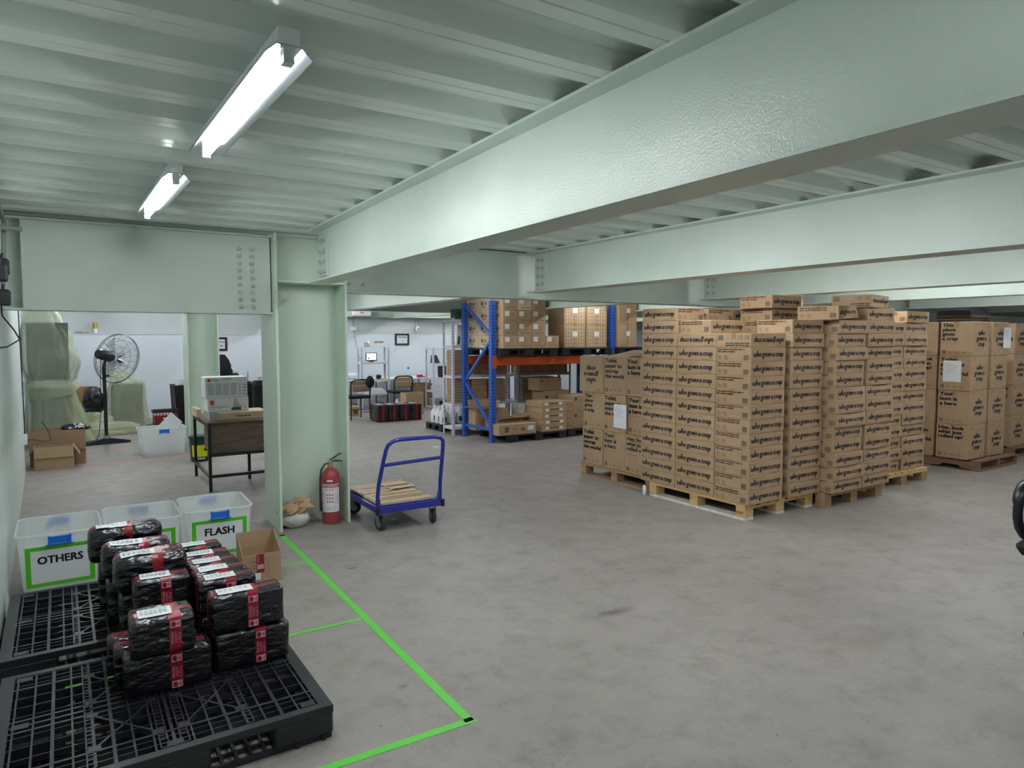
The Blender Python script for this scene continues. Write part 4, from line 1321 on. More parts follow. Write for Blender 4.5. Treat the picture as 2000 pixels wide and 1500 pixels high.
# flattened cartons lying on the trolley
def torn_sheet(label, x0, y0, lx, ly, z, rot, seed, lift=0.0):
    rr = random.Random(seed)
    mb = MB()
    n = 14
    pts = []
    for (a, b) in (((0, 0), (lx, 0)), ((lx, 0), (lx, ly)), ((lx, ly), (0, ly)), ((0, ly), (0, 0))):
        for i in range(n):
            k = i / n
            pts.append((a[0] + (b[0] - a[0]) * k + rr.uniform(-0.008, 0.008), a[1] + (b[1] - a[1]) * k + rr.uniform(-0.008, 0.008)))
    mb.prism(pts, (0, 0, 0), (0, 0, 0.006), (1, 0, 0), (0, 1, 0))
    o = mb.build('cardboard_sheet', 'kraft_pale')
    o.location = (x0, y0, z); o.rotation_euler = (lift, 0, rot)
    tp = MB()
    for k in range(3):
        y = rr.uniform(0.04, ly - 0.06)
        tp.box(0.01, lx - 0.01, y, y + 0.045, 0.0062, 0.0068)
    tp.build('packing_tape', 'pack_tape', o)
    sc = MB()
    for k in range(26):
        x, y = (rr.choice((0.01, lx - 0.03)) + rr.uniform(0, 0.02), rr.uniform(0, ly)) if k % 2 else (rr.uniform(0, lx), rr.choice((0.005, ly - 0.02)))
        sc.add([(x, y, 0.0075), (x + rr.uniform(0.015, 0.04), y + rr.uniform(-0.01, 0.01), 0.009), (x + rr.uniform(0, 0.03), y + rr.uniform(0.01, 0.025), 0.008)], [(0, 1, 2)])
    sc.build('torn_film', 'label_white', o, fix=False)
    return tag(o, label, 'cardboard', 'flattened cartons on the trolley')
TZ = 0.2095
torn_sheet('flattened carton lowest on the trolley platform', 2.135, 5.40, 0.52, 0.74, TZ + 0.008, 0.0, 1)
torn_sheet('torn flattened carton on the near half of the trolley load', 2.15, 5.41, 0.5, 0.42, TZ + 0.0175, 0.02, 2)
torn_sheet('taped flattened carton at the far left of the trolley load', 2.13, 5.80, 0.30, 0.36, TZ + 0.027, 0.04, 3)
torn_sheet('taped flattened carton at the far right of the trolley load', 2.42, 5.82, 0.25, 0.34, TZ + 0.0365, 0.06, 4)
# scrap of film under the trolley
sm = MB()
rr = random.Random(4)
for k in range(14):
    x, y = rr.uniform(0, 0.22), rr.uniform(0, 0.16)
    sm.add([(x, y, 0.002), (x + 0.05, y + rr.uniform(-0.02, 0.03), 0.004 + rr.uniform(0, 0.02)), (x + 0.02, y + 0.05, rr.uniform(0.003, 0.03))], [(0, 1, 2)])
tag(sm.build('film_scrap', 'clear_bag', None, (2.25, 5.62, 0), fix=False), 'crumpled scrap of clear film on the floor under the trolley', 'plastic scrap')

# ---- office chair at the right edge (its left armrest shows)
t = thing('office_chair', 'black office chair cut off by the right edge of the picture', 'chair', (4.235, 1.25, 0), math.radians(-100))
a = MB().tube([(-0.27, -0.15, 0.765), (-0.271, -0.148, 0.79), (-0.273, -0.135, 0.818), (-0.275, -0.11, 0.842), (-0.278, -0.07, 0.857), (-0.28, -0.02, 0.863), (-0.28, 0.12, 0.862), (-0.275, 0.16, 0.845)], [0.028, 0.03, 0.032, 0.034, 0.035, 0.036, 0.034, 0.028], 20).build('armrest', 'chair_black', t, smooth=True)
MB().tube([(-0.27, -0.148, 0.79), (-0.272, -0.155, 0.74), (-0.271, -0.154, 0.69), (-0.268, -0.142, 0.64), (-0.261, -0.115, 0.60), (-0.25, -0.08, 0.575), (-0.2, 0.0, 0.55)], 0.023, 16).build('armrest_loop', 'chair_black', t, smooth=True)
MB().tube([(-0.275, 0.14, 0.83), (-0.27, 0.16, 0.72), (-0.25, 0.12, 0.6), (-0.2, 0.05, 0.55)], 0.02, 12).build('armrest_loop', 'chair_black', t, smooth=True)
MB().tube([(0.28, -0.12, 0.84), (0.28, 0.12, 0.862)], 0.033, 12).build('armrest', 'chair_black', t, smooth=True)
MB().tube([(0.28, -0.12, 0.84), (0.27, -0.14, 0.68), (0.2, 0.0, 0.55)], 0.02, 12).build('armrest_loop', 'chair_black', t, smooth=True)
s_ = chamfer_box(0.48, 0.48, 0.08, 0.03); s_.xf(lambda p: p + Vector((0, 0, 0.52)))
s_.build('seat', 'black_cloth', t)
bk = chamfer_box(0.44, 0.06, 0.5, 0.025); bk.xf(lambda p: p + Vector((0, 0.26, 0.68)))
bk.build('backrest', 'black_cloth', t)
MB().tube([(0, 0.2, 0.55), (0, 0.28, 0.6), (0, 0.28, 0.75)], 0.02, 8).build('back_bracket', 'chair_black', t)
MB().tube([(0, 0, 0.1), (0, 0, 0.53)], 0.03, 12).build('gas_column', 'black_metal', t, smooth=True)
for k in range(5):
    a_ = 2 * PI * k / 5 + math.radians(175)
    MB().tube([(0, 0, 0.12), (0.28 * math.cos(a_), 0.28 * math.sin(a_), 0.08)], [0.028, 0.018], 8).build('base_leg', 'chair_black', t, smooth=True)
    MB().lathe([(0.028, -0.02), (0.03, 0), (0.028, 0.02)], 12, (0.28 * math.cos(a_), 0.28 * math.sin(a_), 0.03), axis=(-math.sin(a_), math.cos(a_), 0)).build('castor', 'black_matte', t, smooth=True)
# ================================================================== RACK, SHELVES, JUGS
rk = thing('pallet_rack', 'blue and orange pallet rack loaded with cartons', 'rack', (5.46, 9.10, 0))
RW, RD, RH = 2.42, 0.96, 2.2
def upright(x, y):
    u = MB().box(x, x + 0.085, y, y + 0.012, 0, RH).box(x, x + 0.012, y + 0.012, y + 0.075, 0, RH).box(x + 0.073, x + 0.085, y + 0.012, y + 0.075, 0, RH).build('upright', 'rack_blue', rk)
    s = MB()
    for k in range(42):
        z = 0.06 + k * 0.05
        s.box(x + 0.02, x + 0.032, y - 0.0012, y, z, z + 0.022).box(x + 0.053, x + 0.065, y - 0.0012, y, z, z + 0.022)
        s.box(x - 0.0012, x, y + 0.03, y + 0.042, z, z + 0.022)
    o = s.build('slots', 'slot_dark', u); o['kind'] = 'stuff'
    MB().box(x - 0.02, x + 0.105, y - 0.02, y + 0.095, 0, 0.006).build('foot_plate', 'rack_dark', u)
for x in (0, RW):
    upright(x, 0); upright(x, RD - 0.075)
    xm = x + 0.042
    for (ya, za), (yb, zb) in (((0.9, 2.17), (0.05, 1.66)), ((0.05, 1.62), (0.9, 0.93)), ((0.9, 0.88), (0.05, 0.22)), ((0.05, 0.19), (0.9, 0.19))):
        MB().bar((xm, ya, za), (xm, yb, zb), 0.03, 0.045).build('brace', 'rack_blue', rk)
for y in (0.0, RD - 0.06):
    b = MB().box(0.085, RW, y + 0.005, y + 0.05, 1.20, 1.33).box(0.085, RW, y - 0.004, y + 0.005, 1.205, 1.22).box(0.085, RW, y - 0.004, y + 0.005, 1.31, 1.325).build('load_beam', 'rack_orange', rk)
    for x in (0.02, RW - 0.01):
        MB().box(x, x + 0.075, y - 0.006, y - 0.0015, 1.16, 1.36).build('beam_bracket', 'rack_orange', b)
for x in (0.8, 1.5):
    MB().box(x, x + 0.05, 0, RD, 1.33, 1.345).build('support_bar', 'black_metal', rk)
# plain black plastic pallets used as bases
def plain_pallet(name, label, x, y, z, lx=1.1, ly=1.0):
    t = thing(name, label, 'pallet', (x, y, z), 0, 'black plastic pallets among the racks')
    MB().box(0, lx, 0, ly, 0.095, 0.12).build('deck', 'black_plastic', t)
    for cx in (0.0, lx / 2 - 0.075, lx - 0.15):
        for cy in (0.0, ly / 2 - 0.06, ly - 0.12):
            MB().box(cx, cx + 0.15, cy, cy + 0.12, 0.0185, 0.0948).build('foot', 'black_plastic', t)
        MB().box(cx, cx + 0.15, 0, ly, 0, 0.018).build('runner', 'black_plastic', t)
    return t
plain_pallet('plastic_pallet', 'black plastic pallet on the rack under the printed cartons', 5.55, 8.99, 1.346, 1.1, 1.0)
plain_pallet('plastic_pallet', 'black plastic pallet on the rack under the dotted cartons', 6.75, 8.99, 1.346, 1.05, 1.0)
plain_pallet('plastic_pallet', 'black plastic pallet on the floor under the rack, left', 5.70, 8.93, 0, 1.1, 0.95)
plain_pallet('plastic_pallet', 'black plastic pallet on the floor under the rack, right', 6.85, 8.95, 0, 1.05, 0.95)
# ---- printed cartons with shipping labels on the rack
CXL, CYL, CZ = 0.262, 0.38, 0.198
def craft_carton(pale):
    o = chamfer_box(CXL, CYL, CZ, 0.004).build('labelled_carton', 'kraft_pale' if pale else 'kraft')
    p = MB()
    ex = -CXL / 2 - E
    q = Vector((ex, CYL / 2, 0))
    p.quad(q + Vector((0, -0.10, 0.085)), (0, -1, 0), (0, 0, 1), 0.04, 0.06, 0)
    p.text('Craft', q + Vector((0, -0.15, 0.095)), (0, -1, 0), (0, 0, 1), width=0.12, height=0.05, m=0, bold=0.02, shear=0.1)
    p.quad(q + Vector((0, -0.14, 0.055)), (0, -1, 0), (0, 0, 1), 0.09, 0.014, 1)
    p.build('brand_print', ['ink', 'ink_grey'], o, fix=False)
    p = MB()
    ey = -CYL / 2 - E
    for k in range(5):
        p.quad((-0.02, ey, 0.15 - 0.018 * k), (1, 0, 0), (0, 0, 1), 0.09, 0.003, 0)
    for k in range(4):
        p.quad((-0.06 + 0.045 * k, ey, 0.03), (1, 0, 0), (0, 0, 1), 0.022, 0.022, 0)
    p.build('small_print', 'ink_faint', o, fix=False)
    p = MB().box(-0.1, -0.015, ey - 0.0008, ey + 0.0005, 0.105, 0.18)
    p.build('shipping_label', 'label_white', o)
    return o
cc = craft_carton(False); ccp = craft_carton(True)
first = {False: cc, True: ccp}; used = set()
zc = 1.4665
lev = ('bottom', 'second', 'third', 'top')
for r in range(4):
    for ix in range(4 if r == 0 else 3):
        for iy in range(3):
            if ix > 0 and iy > 0:
                continue
            pale = (ix == 0 and iy > 0) or (r == 3 and ix == 1)
            o = first[pale] if pale not in used else clone(first[pale]); used.add(pale)
            o.location = (5.60 + CXL / 2 + ix * (CXL + 0.006) + R.uniform(-0.002, 0.002), 8.98 + CYL / 2 + iy * (CYL + 0.004), zc + r * (CZ + 0.001))
            where = ('left corner', 'second from left', 'third from left', 'right end')[ix] if iy == 0 else ('middle of the left side', 'rear of the left side')[iy - 1]
            tag(o, 'small labelled carton on the rack, %s layer, %s' % (lev[r], where), 'carton', 'labelled cartons on the rack')
# tall dotted cartons
def dotted(lx, ly, h):
    o = chamfer_box(lx, ly, h, 0.004).build('dotted_carton', 'kraft')
    p = MB()
    for i in range(7):
        for j in range(6):
            cx, cz = -lx / 2 + lx * (0.14 + 0.12 * i), h * (0.12 + 0.15 * j)
            vs = [(cx + 0.012 * math.cos(a * PI / 4), -ly / 2 - E, cz + 0.022 * math.sin(a * PI / 4)) for a in range(8)]
            p.add(vs, [tuple(range(8))])
    p.build('dot_print', 'kraft_pale', o, fix=False)
    MB().box(-0.05, 0.05, -ly / 2 - E - 0.001, -ly / 2 - 0.0005, h * 0.48, h * 0.70).build('shipping_label', 'label_white', o)
    MB().box(-0.025, 0.025, -ly / 2 - 0.0007, -ly / 2 + 0.0003, 0, h).build('tape_strip', 'pack_tape', o)
    return o
dc = dotted(0.45, 0.45, 0.385)
k = 0
for r in range(2):
    for i, x in enumerate((7.05, 7.515)):
        o = dc if k == 0 else clone(dc)
        o.location = (x, 9.05 + 0.225, 1.4665 + r * 0.386); k += 1
        tag(o, 'tall carton with dotted print on the rack, %s %s' % (('lower', 'upper')[r], ('left', 'right')[i]), 'carton', 'dotted cartons on the rack')
for r in range(2):
    o = chamfer_box(0.42, 0.45, 0.40, 0.004).build('labelled_carton', 'kraft')
    MB().box(-0.03, 0.05, -0.2265, -0.2255, 0.2, 0.28).build('shipping_label', 'label_white', o)
    MB().box(-0.025, 0.025, -0.2258, -0.2245, 0, 0.4).build('tape_strip', 'pack_tape', o)
    o.location = (8.24, 9.3, 1.4665 + r * 0.401)
    tag(o, 'plain taped carton beyond the right rack upright, %s' % ('lower', 'upper')[r], 'carton', 'plain cartons beyond the rack upright')
rb_ = MB().box(0, 1.6, 0.0, 0.05, 1.20, 1.33).build('load_beam', 'rack_orange', rk); rb_.location = (RW + 0.085, 0, 0)
plain_pallet('plastic_pallet', 'black plastic pallet beyond the right rack upright', 7.99, 9.02, 1.3455, 1.1, 0.9)
# ---- cartons on the floor under the rack
def open_box(label, x, y, z, lx, ly, h, rot=0, flaps=((1, 50), (1, 50), (1, 60), (1, 60)), m='kraft', name='open_carton', group=None, fl=None):
    t = thing(name, label, 'carton', (x, y, z), rot, group)
    w = 0.005
    mb = MB().box(-lx / 2, lx / 2, -ly / 2, -ly / 2 + w, 0, h).box(-lx / 2, lx / 2, ly / 2 - w, ly / 2, 0, h).box(-lx / 2, -lx / 2 + w, -ly / 2 + w, ly / 2 - w, 0, h).box(lx / 2 - w, lx / 2, -ly / 2 + w, ly / 2 - w, 0, h).box(-lx / 2 + w, lx / 2 - w, -ly / 2 + w, ly / 2 - w, 0, w)
    mb.build('body', m, t)
    f = fl or min(lx, ly) * 0.48
    # angle measured outward-down from upright
    for i, (on, ang) in enumerate(flaps):
        if not on:
            continue
        a = math.radians(ang)
        dv = Vector((0, 0, math.cos(a)))
        out = math.sin(a)
        if i == 0:   # front (-y)
            p = MB().add([(-lx / 2, -ly / 2, h), (lx / 2, -ly / 2, h), (lx / 2, -ly / 2 - out * f, h + dv.z * f), (-lx / 2, -ly / 2 - out * f, h + dv.z * f)], [(0, 1, 2, 3)])
        elif i == 1:
            p = MB().add([(-lx / 2, ly / 2, h), (lx / 2, ly / 2, h), (lx / 2, ly / 2 + out * f, h + dv.z * f), (-lx / 2, ly / 2 + out * f, h + dv.z * f)], [(0, 1, 2, 3)])
        elif i == 2:
            p = MB().add([(-lx / 2, -ly / 2, h), (-lx / 2, ly / 2, h), (-lx / 2 - out * f, ly / 2, h + dv.z * f), (-lx / 2 - out * f, -ly / 2, h + dv.z * f)], [(0, 1, 2, 3)])
        else:
            p = MB().add([(lx / 2, -ly / 2, h), (lx / 2, ly / 2, h), (lx / 2 + out * f, ly / 2, h + dv.z * f), (lx / 2 + out * f, -ly / 2, h + dv.z * f)], [(0, 1, 2, 3)])
        o = p.build('flap', 'kraft_inner' if m == 'kraft' else m, t, fix=False)
        sol = o.modifiers.new('thickness', 'SOLIDIFY'); sol.thickness = 0.004; sol.offset = 0
    return t
t = chamfer_box(0.70, 0.3, 0.17, 0.006).build('long_carton', 'kraft'); t.location = (5.835, 9.07, 0.1205)
tag(t, 'long printed carton lying in front under the rack', 'carton')
p = MB().quad((-0.24, -0.1512, 0.045), (1, 0, 0), (0, 0, 1), 0.07, 0.085, 0)
p.text('YOYO', (-0.11, -0.1512, 0.07), (1, 0, 0), (0, 0, 1), width=0.11, height=0.032, m=1)
p.quad((0.06, -0.1512, 0.06), (1, 0, 0), (0, 0, 1), 0.07, 0.05, 2)
p.build('brand_print', ['ink_grey', 'ink_grey', 'ink_faint'], t, fix=False)
MB().box(0.19, 0.3, -0.1522, -0.1505, 0.06, 0.13).build('shipping_label', 'label_white', t)
MB().box(-0.352, 0.352, -0.03, 0.03, 0.169, 0.171).build('tape_strip', 'pack_tape', t)
open_box('open carton with raised flaps behind the long carton', 5.92, 9.47, 0.1205, 0.5, 0.36, 0.2, 0.05, ((1, 75), (1, 35), (1, 60), (1, 70)))
open_box('taller open carton at the left rear under the rack', 5.72, 9.80, 0.1205, 0.42, 0.26, 0.36, -0.06, ((1, 85), (1, 15), (1, 80), (1, 20)))
o = chamfer_box(0.34, 0.4, 0.42, 0.01).build('film_wrapped_carton', 'film'); o.location = (6.47, 9.64, 0.1205)
tag(o, 'carton shrouded in shiny clear film under the rack', 'carton')
fc = None
for k in range(5):
    t = chamfer_box(0.48, 0.45, 0.096, 0.005).build('flat_carton', 'kraft') if k == 0 else clone(fc)
    if k == 0:
        fc = t
        MB().box(-0.09, 0.09, -0.2262, -0.2248, 0.05, 0.07).build('hand_hole', 'ink_grey', t)
        for s in (-1, 1):
            MB().box(s * 0.14 - 0.035, s * 0.14 + 0.035, -0.2265, -0.2248, 0.035, 0.075).build('shipping_label', 'label_white', t)
    t.location = (6.55 + 0.012 * (k % 2), 9.16 + 0.006 * k, 0.1208 + k * 0.0975)
    tag(t, 'flat carton with hand hole under the rack, %s of five' % ('bottom', 'second', 'middle', 'fourth', 'top')[k], 'carton', 'flat hand-hole cartons under the rack')
sb = None
for k in range(4):
    t = chamfer_box(0.17, 0.4, 0.118, 0.004).build('small_carton', 'kraft') if k == 0 else clone(sb)
    if k == 0:
        sb = t
        MB().box(-0.03, -0.015, -0.2012, -0.1998, 0.05, 0.07).build('vent_hole', 'ink', t)
        MB().box(0.03, 0.045, -0.2012, -0.1998, 0.05, 0.07).build('vent_hole', 'ink', t)
    t.location = (6.895, 9.2, 0.1208 + k * 0.119)
    tag(t, 'narrow carton with two vent holes under the rack, %s of four' % ('bottom', 'second', 'third', 'top')[k], 'carton', 'narrow vented cartons')
bb = None
k = 0
for x in (7.22, 7.72):
    for r in range(2):
        t = chamfer_box(0.47, 0.42, 0.275, 0.005).build('brown_carton', 'kraft') if bb is None else clone(bb)
        if bb is None:
            bb = t
            MB().quad((-0.2, -0.2115, 0.19), (1, 0, 0), (0, 0, 1), 0.05, 0.05, 0).quad((-0.12, -0.2115, 0.19), (1, 0, 0), (0, 0, 1), 0.12, 0.004, 0).build('brand_print', 'ink_grey', t, fix=False)
        t.location = (x, 9.22, 0.1208 + r * 0.276)
        tag(t, 'brown carton under the right of the rack, %s %s' % (('lower', 'upper')[r], ('left', 'right')[x > 7.5]), 'carton', 'brown cartons under the rack')
t = clone(bb, (7.02, 9.68, 0.1208), 0, 'dark-printed brown carton standing behind the flat ones'); t.scale = (1.2, 0.8, 2.2)
t = clone(bb, (6.9, 9.7, 0.1208 + 0.607), 0, 'brown carton balanced at the back of the rack floor'); t.scale = (1.0, 0.8, 0.8)
# ---- boltless shelving behind the rack
def shelving(name, label, x0, y0, lx, ly, levels, h, m='shelf_white', posts=True, group=None):
    t = thing(name, label, 'shelf', (x0, y0, 0), 0, group)
    for x in (0, lx - 0.04):
        for y in (0, ly - 0.04):
            fx_, fy_ = (0 if x == 0 else 0.037), (0 if y == 0 else 0.037)
            p = MB().box(x, x + 0.04, y + fy_, y + fy_ + 0.003, 0, h).box(x + fx_, x + fx_ + 0.003, y + (0.003 if y == 0 else 0), y + 0.04 - (0 if y == 0 else 0.003), 0, h).build('post', m, t)
            s = MB()
            for k in range(int(h / 0.05)):
                s.box(x + 0.015, x + 0.025, y + fy_ - 0.001, y + fy_ + 0.004, 0.03 + 0.05 * k, 0.05 + 0.05 * k)
                s.box(x + fx_ - 0.001, x + fx_ + 0.004, y + 0.015, y + 0.025, 0.03 + 0.05 * k, 0.05 + 0.05 * k)
            o = s.build('slots', 'rack_dark' if m != 'shelf_grey' else 'slot_dark', p); o['kind'] = 'stuff'
    for z in levels:
        MB().box(0.004, lx - 0.004, 0.004, ly - 0.004, z - 0.006, z).box(0.004, lx - 0.004, 0.003, 0.006, z - 0.045, z - 0.006).box(0.003, 0.006, 0.006, ly - 0.006, z - 0.045, z - 0.006).build('shelf_board', m, t)
    return t
sw = shelving('boltless_shelf', 'white slotted steel shelving stacked with brown cartons', 5.32, 10.12, 1.3, 0.36, (0.14, 0.53, 1.0, 1.5, 1.94), 1.96)
sg = shelving('boltless_shelf', 'grey slotted steel shelving seen through the rack', 6.64, 10.12, 1.15, 0.36, (0.14, 0.53, 1.0, 1.5), 1.6, 'shelf_grey')
fb = None
def flat_pile(x, y, z, n, lx, ly, hh, desc):
    global fb
    for k in range(n):
        if fb is None:
            fb = chamfer_box(1, 1, 1, 0.01).build('flat_box', 'kraft'); t = fb
        else:
            t = fb.copy(); COL.objects.link(t)
        t.scale = (lx, ly, hh - 0.005)
        t.location = (x + R.uniform(-0.004, 0.004), y + R.uniform(-0.004, 0.004), z + 0.0008 + k * hh)
        tag(t, 'flat brown box, %s in %s' % ('topmost' if k == n - 1 else nth(k), desc), 'carton', 'flat brown boxes on the shelving')
flat_pile(5.52, 10.30, 1.0, 12, 0.30, 0.26, 0.036, 'the white shelf pile, middle level')
flat_pile(5.52, 10.30, 0.53, 9, 0.30, 0.26, 0.046, 'the white shelf pile, lower level')
flat_pile(5.86, 10.30, 0.53, 9, 0.30, 0.26, 0.044, 'the second lower pile on white shelving')
flat_pile(6.22, 10.30, 0.53, 9, 0.34, 0.26, 0.044, 'the third lower pile on white shelving')
flat_pile(6.92, 10.30, 0.53, 9, 0.36, 0.26, 0.045, 'the grey shelf pile nearest its left post')
flat_pile(5.88, 10.30, 1.0, 8, 0.32, 0.26, 0.04, 'the second middle-level pile on white shelving')
flat_pile(6.25, 10.30, 1.0, 7, 0.32, 0.26, 0.04, 'the third middle-level pile on white shelving')
for k in range(5):
    t = fb.copy(); COL.objects.link(t); t.scale = (0.05, 0.28, 0.4); t.location = (7.18 + 0.055 * k, 10.30, 0.5308)
    tag(t, 'upright dark carton on the grey shelf, %s from left' % ('first', 'second', 'third', 'fourth', 'fifth')[k], 'carton', 'upright cartons on the grey shelf')
for k in range(3):
    t = fb.copy(); COL.objects.link(t); t.scale = (0.34, 0.28, 0.3); t.location = (6.85 + 0.36 * k, 10.30, 1.0008)
    tag(t, 'brown carton on the upper grey shelf, %s' % ('left', 'middle', 'right')[k], 'carton', 'cartons on the upper grey shelf')
# patterned boxes on the white shelf top, white panel leaning inside
t = MB().box(0, 0.26, 0, 0.2, 0, 0.17).build('patterned_box', 'picture_a', None, (5.42, 10.17, 1.9408)); tag(t, 'dark patterned carton on top of the white shelving', 'carton')
t = MB().box(0, 0.2, 0, 0.2, 0, 0.15).build('patterned_box', 'bucket_green', None, (5.70, 10.17, 1.9408)); tag(t, 'green carton on top of the white shelving by the rack', 'carton')
MB().quad((0.02, -0.001, 0.02), (1, 0, 0), (0, 0, 1), 0.16, 0.05).build('printed_band', 'paper', t, fix=False)
t = MB().box(0, 0.24, 0, 0.02, 0, 0.36).build('leaning_board', 'white_plastic', None, (5.52, 10.36, 1.5008)); t.rotation_euler = (0, 0.09, 0)
tag(t, 'white flat panel leaning on the upper white shelf', 'panel')
MB().box(0.02, 0.06, -0.004, -0.0005, 0.02, 0.16).build('slot_opening', 'ink_grey', t)
# white jugs on a black pallet
plain_pallet('plastic_pallet', 'black plastic pallet carrying the white jugs', 5.36, 10.62, 0, 1.15, 0.62)
def jug():
    t = thing('plastic_jug', 'x', 'jug')
    mb = MB().lathe([(0.055, 0), (0.072, 0.006), (0.076, 0.03), (0.076, 0.17), (0.066, 0.205), (0.04, 0.25), (0.026, 0.275), (0.026, 0.285)], 16)
    mb.build('bottle', 'jug', t, smooth=True)
    MB().lathe([(0.029, 0.2855), (0.029, 0.308), (0.026, 0.311)], 14).build('cap', 'white_plastic', t, smooth=True)
    MB().tube([(0.03, 0, 0.262), (0.06, 0, 0.26), (0.076, 0, 0.225), (0.074, 0, 0.18)], 0.009, 8).build('handle', 'jug', t, smooth=True)
    lb = MB()
    vs = []
    for i in range(7):
        a = -PI / 2 - 0.55 + 1.1 * i / 6
        vs += [(0.0772 * math.cos(a), 0.0772 * math.sin(a), 0.04), (0.0772 * math.cos(a), 0.0772 * math.sin(a), 0.13)]
    lb.add(vs, [(2 * i, 2 * i + 2, 2 * i + 3, 2 * i + 1) for i in range(6)])
    lb.build('label', 'jug_label', t, fix=False)
    return t
j0 = jug(); k = 0
for r in range(3):
    for c in range(7):
        j = j0 if k == 0 else clone(j0)
        j.location = (5.45 + 0.158 * c + R.uniform(-0.003, 0.003), 10.72 + 0.165 * r, 0.1206)
        j.rotation_euler = (0, 0, R.uniform(-0.25, 0.25))
        j['label'] = 'white plastic jug, %s row, %s from left' % (('front', 'middle', 'rear')[r], ('first', 'second', 'third', 'fourth', 'fifth', 'sixth', 'seventh')[c])
        j['group'] = 'white plastic jugs'
        k += 1

# ================================================================== PACKING BENCHES AT THE BACK WALL
def table(label, x0, x1, y0, y1, z):
    t = thing('folding_table', label, 'table', (x0, y0, 0))
    lx, ly = x1 - x0, y1 - y0
    tp = chamfer_box(lx, ly, 0.04, 0.012); tp.xf(lambda p: p + Vector((lx / 2, ly / 2, z - 0.04)))
    tp.build('table_top', 'white_plastic', t)
    for x in (0.12, lx - 0.12):
        for y in (0.06, ly - 0.06):
            MB().tube([(x, y, 0), (x, y, z - 0.04)], 0.013, 8).build('leg', 'black_metal', t, smooth=True)
        MB().tube([(x, 0.06, 0.12), (x, ly - 0.06, 0.12)], 0.01, 8).build('leg_brace', 'black_metal', t, smooth=True)
    return t
table('white folding table against the wall under the framed sign', 5.95, 7.3, 14.75, 15.5, 0.70)
table('white folding table at the left by the small shelf', 4.3, 5.55, 14.62, 15.45, 0.705)
shL = shelving('boltless_shelf', 'slim white shelving holding the lit monitor', 5.3, 14.35, 0.66, 0.24, (0.06, 0.42, 0.715, 1.10), 1.43)
shR = shelving('boltless_shelf', 'slim white shelving right of the framed sign', 6.96, 14.2, 0.5, 0.4, (0.05, 0.42, 0.715, 1.05, 1.40), 1.42)
t = thing('monitor', 'small lit monitor on the slim white shelving', 'monitor', (5.47, 14.45, 1.1008))
MB().box(-0.02, 0.24, 0, 0.02, 0.02, 0.2).build('housing', 'black_plastic', t)
MB().box(0.0, 0.22, -0.0015, 0, 0.045, 0.185).build('screen', 'screen_white', t)
MB().box(0.03, 0.065, -0.003, -0.0016, 0.06, 0.1).build('window_icon', 'ink', t)
MB().box(0.06, 0.16, -0.02, 0.07, 0, 0.019).build('stand', 'black_plastic', t)
t = thing('printed_carton_sign', 'white printed box standing on top of the slim shelving', 'box', (5.62, 14.43, 1.4305))
MB().box(-0.09, 0.26, 0, 0.12, 0, 0.14).build('body', 'white_plastic', t)
p = MB()
for k in range(6):
    p.add([(0.02 + 0.036 * k, -0.001, 0.085), (0.038 + 0.036 * k, -0.001, 0.085), (0.05 + 0.036 * k, -0.001, 0.13), (0.032 + 0.036 * k, -0.001, 0.13)], [(0, 1, 2, 3)])
p.build('black_marks', 'ink', t, fix=False)
t = MB().box(0, 0.1, 0, 0.12, 0, 0.1).build('small_box', 'paper_grey', None, (5.40, 14.42, 1.4305)); tag(t, 'pale lilac box beside the printed one on the shelving top', 'box')
MB().quad((0.01, -0.001, 0.03), (1, 0, 0), (0, 0, 1), 0.08, 0.03).build('printed_band', 'label_grey', t, fix=False)
t = MB().add([(0, 0, 0), (0.13, 0, 0), (0.13, 0, 0.14), (0, 0, 0.16), (0.02, 0.1, 0), (0.13, 0.1, 0), (0.13, 0.1, 0.14), (0.02, 0.1, 0.16)], [(0, 1, 2, 3), (4, 5, 6, 7), (0, 4, 7, 3), (1, 5, 6, 2)]).build('document_holder', 'clear_bag', None, (5.76, 14.42, 1.1008))
tag(t, 'clear document holder beside the lit monitor', 'holder')
# paper sheets on the low shelf
t = thing('paper_stack', 'loose stack of white papers on the low slim shelf', 'papers', (5.36, 14.4, 0.4208))
for k in range(6):
    MB().box(0.02 + R.uniform(-0.03, 0.03), 0.46 + R.uniform(-0.04, 0.04), -0.03 + R.uniform(-0.01, 0.01), 0.16, 0.016 * k, 0.016 * k + 0.014).build('paper_sheaf', 'paper', t)
t = MB().box(0, 0.09, 0, 0.08, 0, 0.09).build('desk_box', 'black_plastic', None, (5.70, 14.42, 0.7158)); tag(t, 'small black box on the waist-high slim shelf', 'box')
MB().tube([(0.02, 0.04, 0.09), (0.04, 0.04, 0.12)], 0.006, 6).build('aerial', 'black_metal', t)
t = chamfer_box(0.16, 0.12, 0.02, 0.006).build('tape_pad', 'yellow', None, (5.84, 14.45, 0.7158)); tag(t, 'yellow pad on the waist-high slim shelf', 'pad')
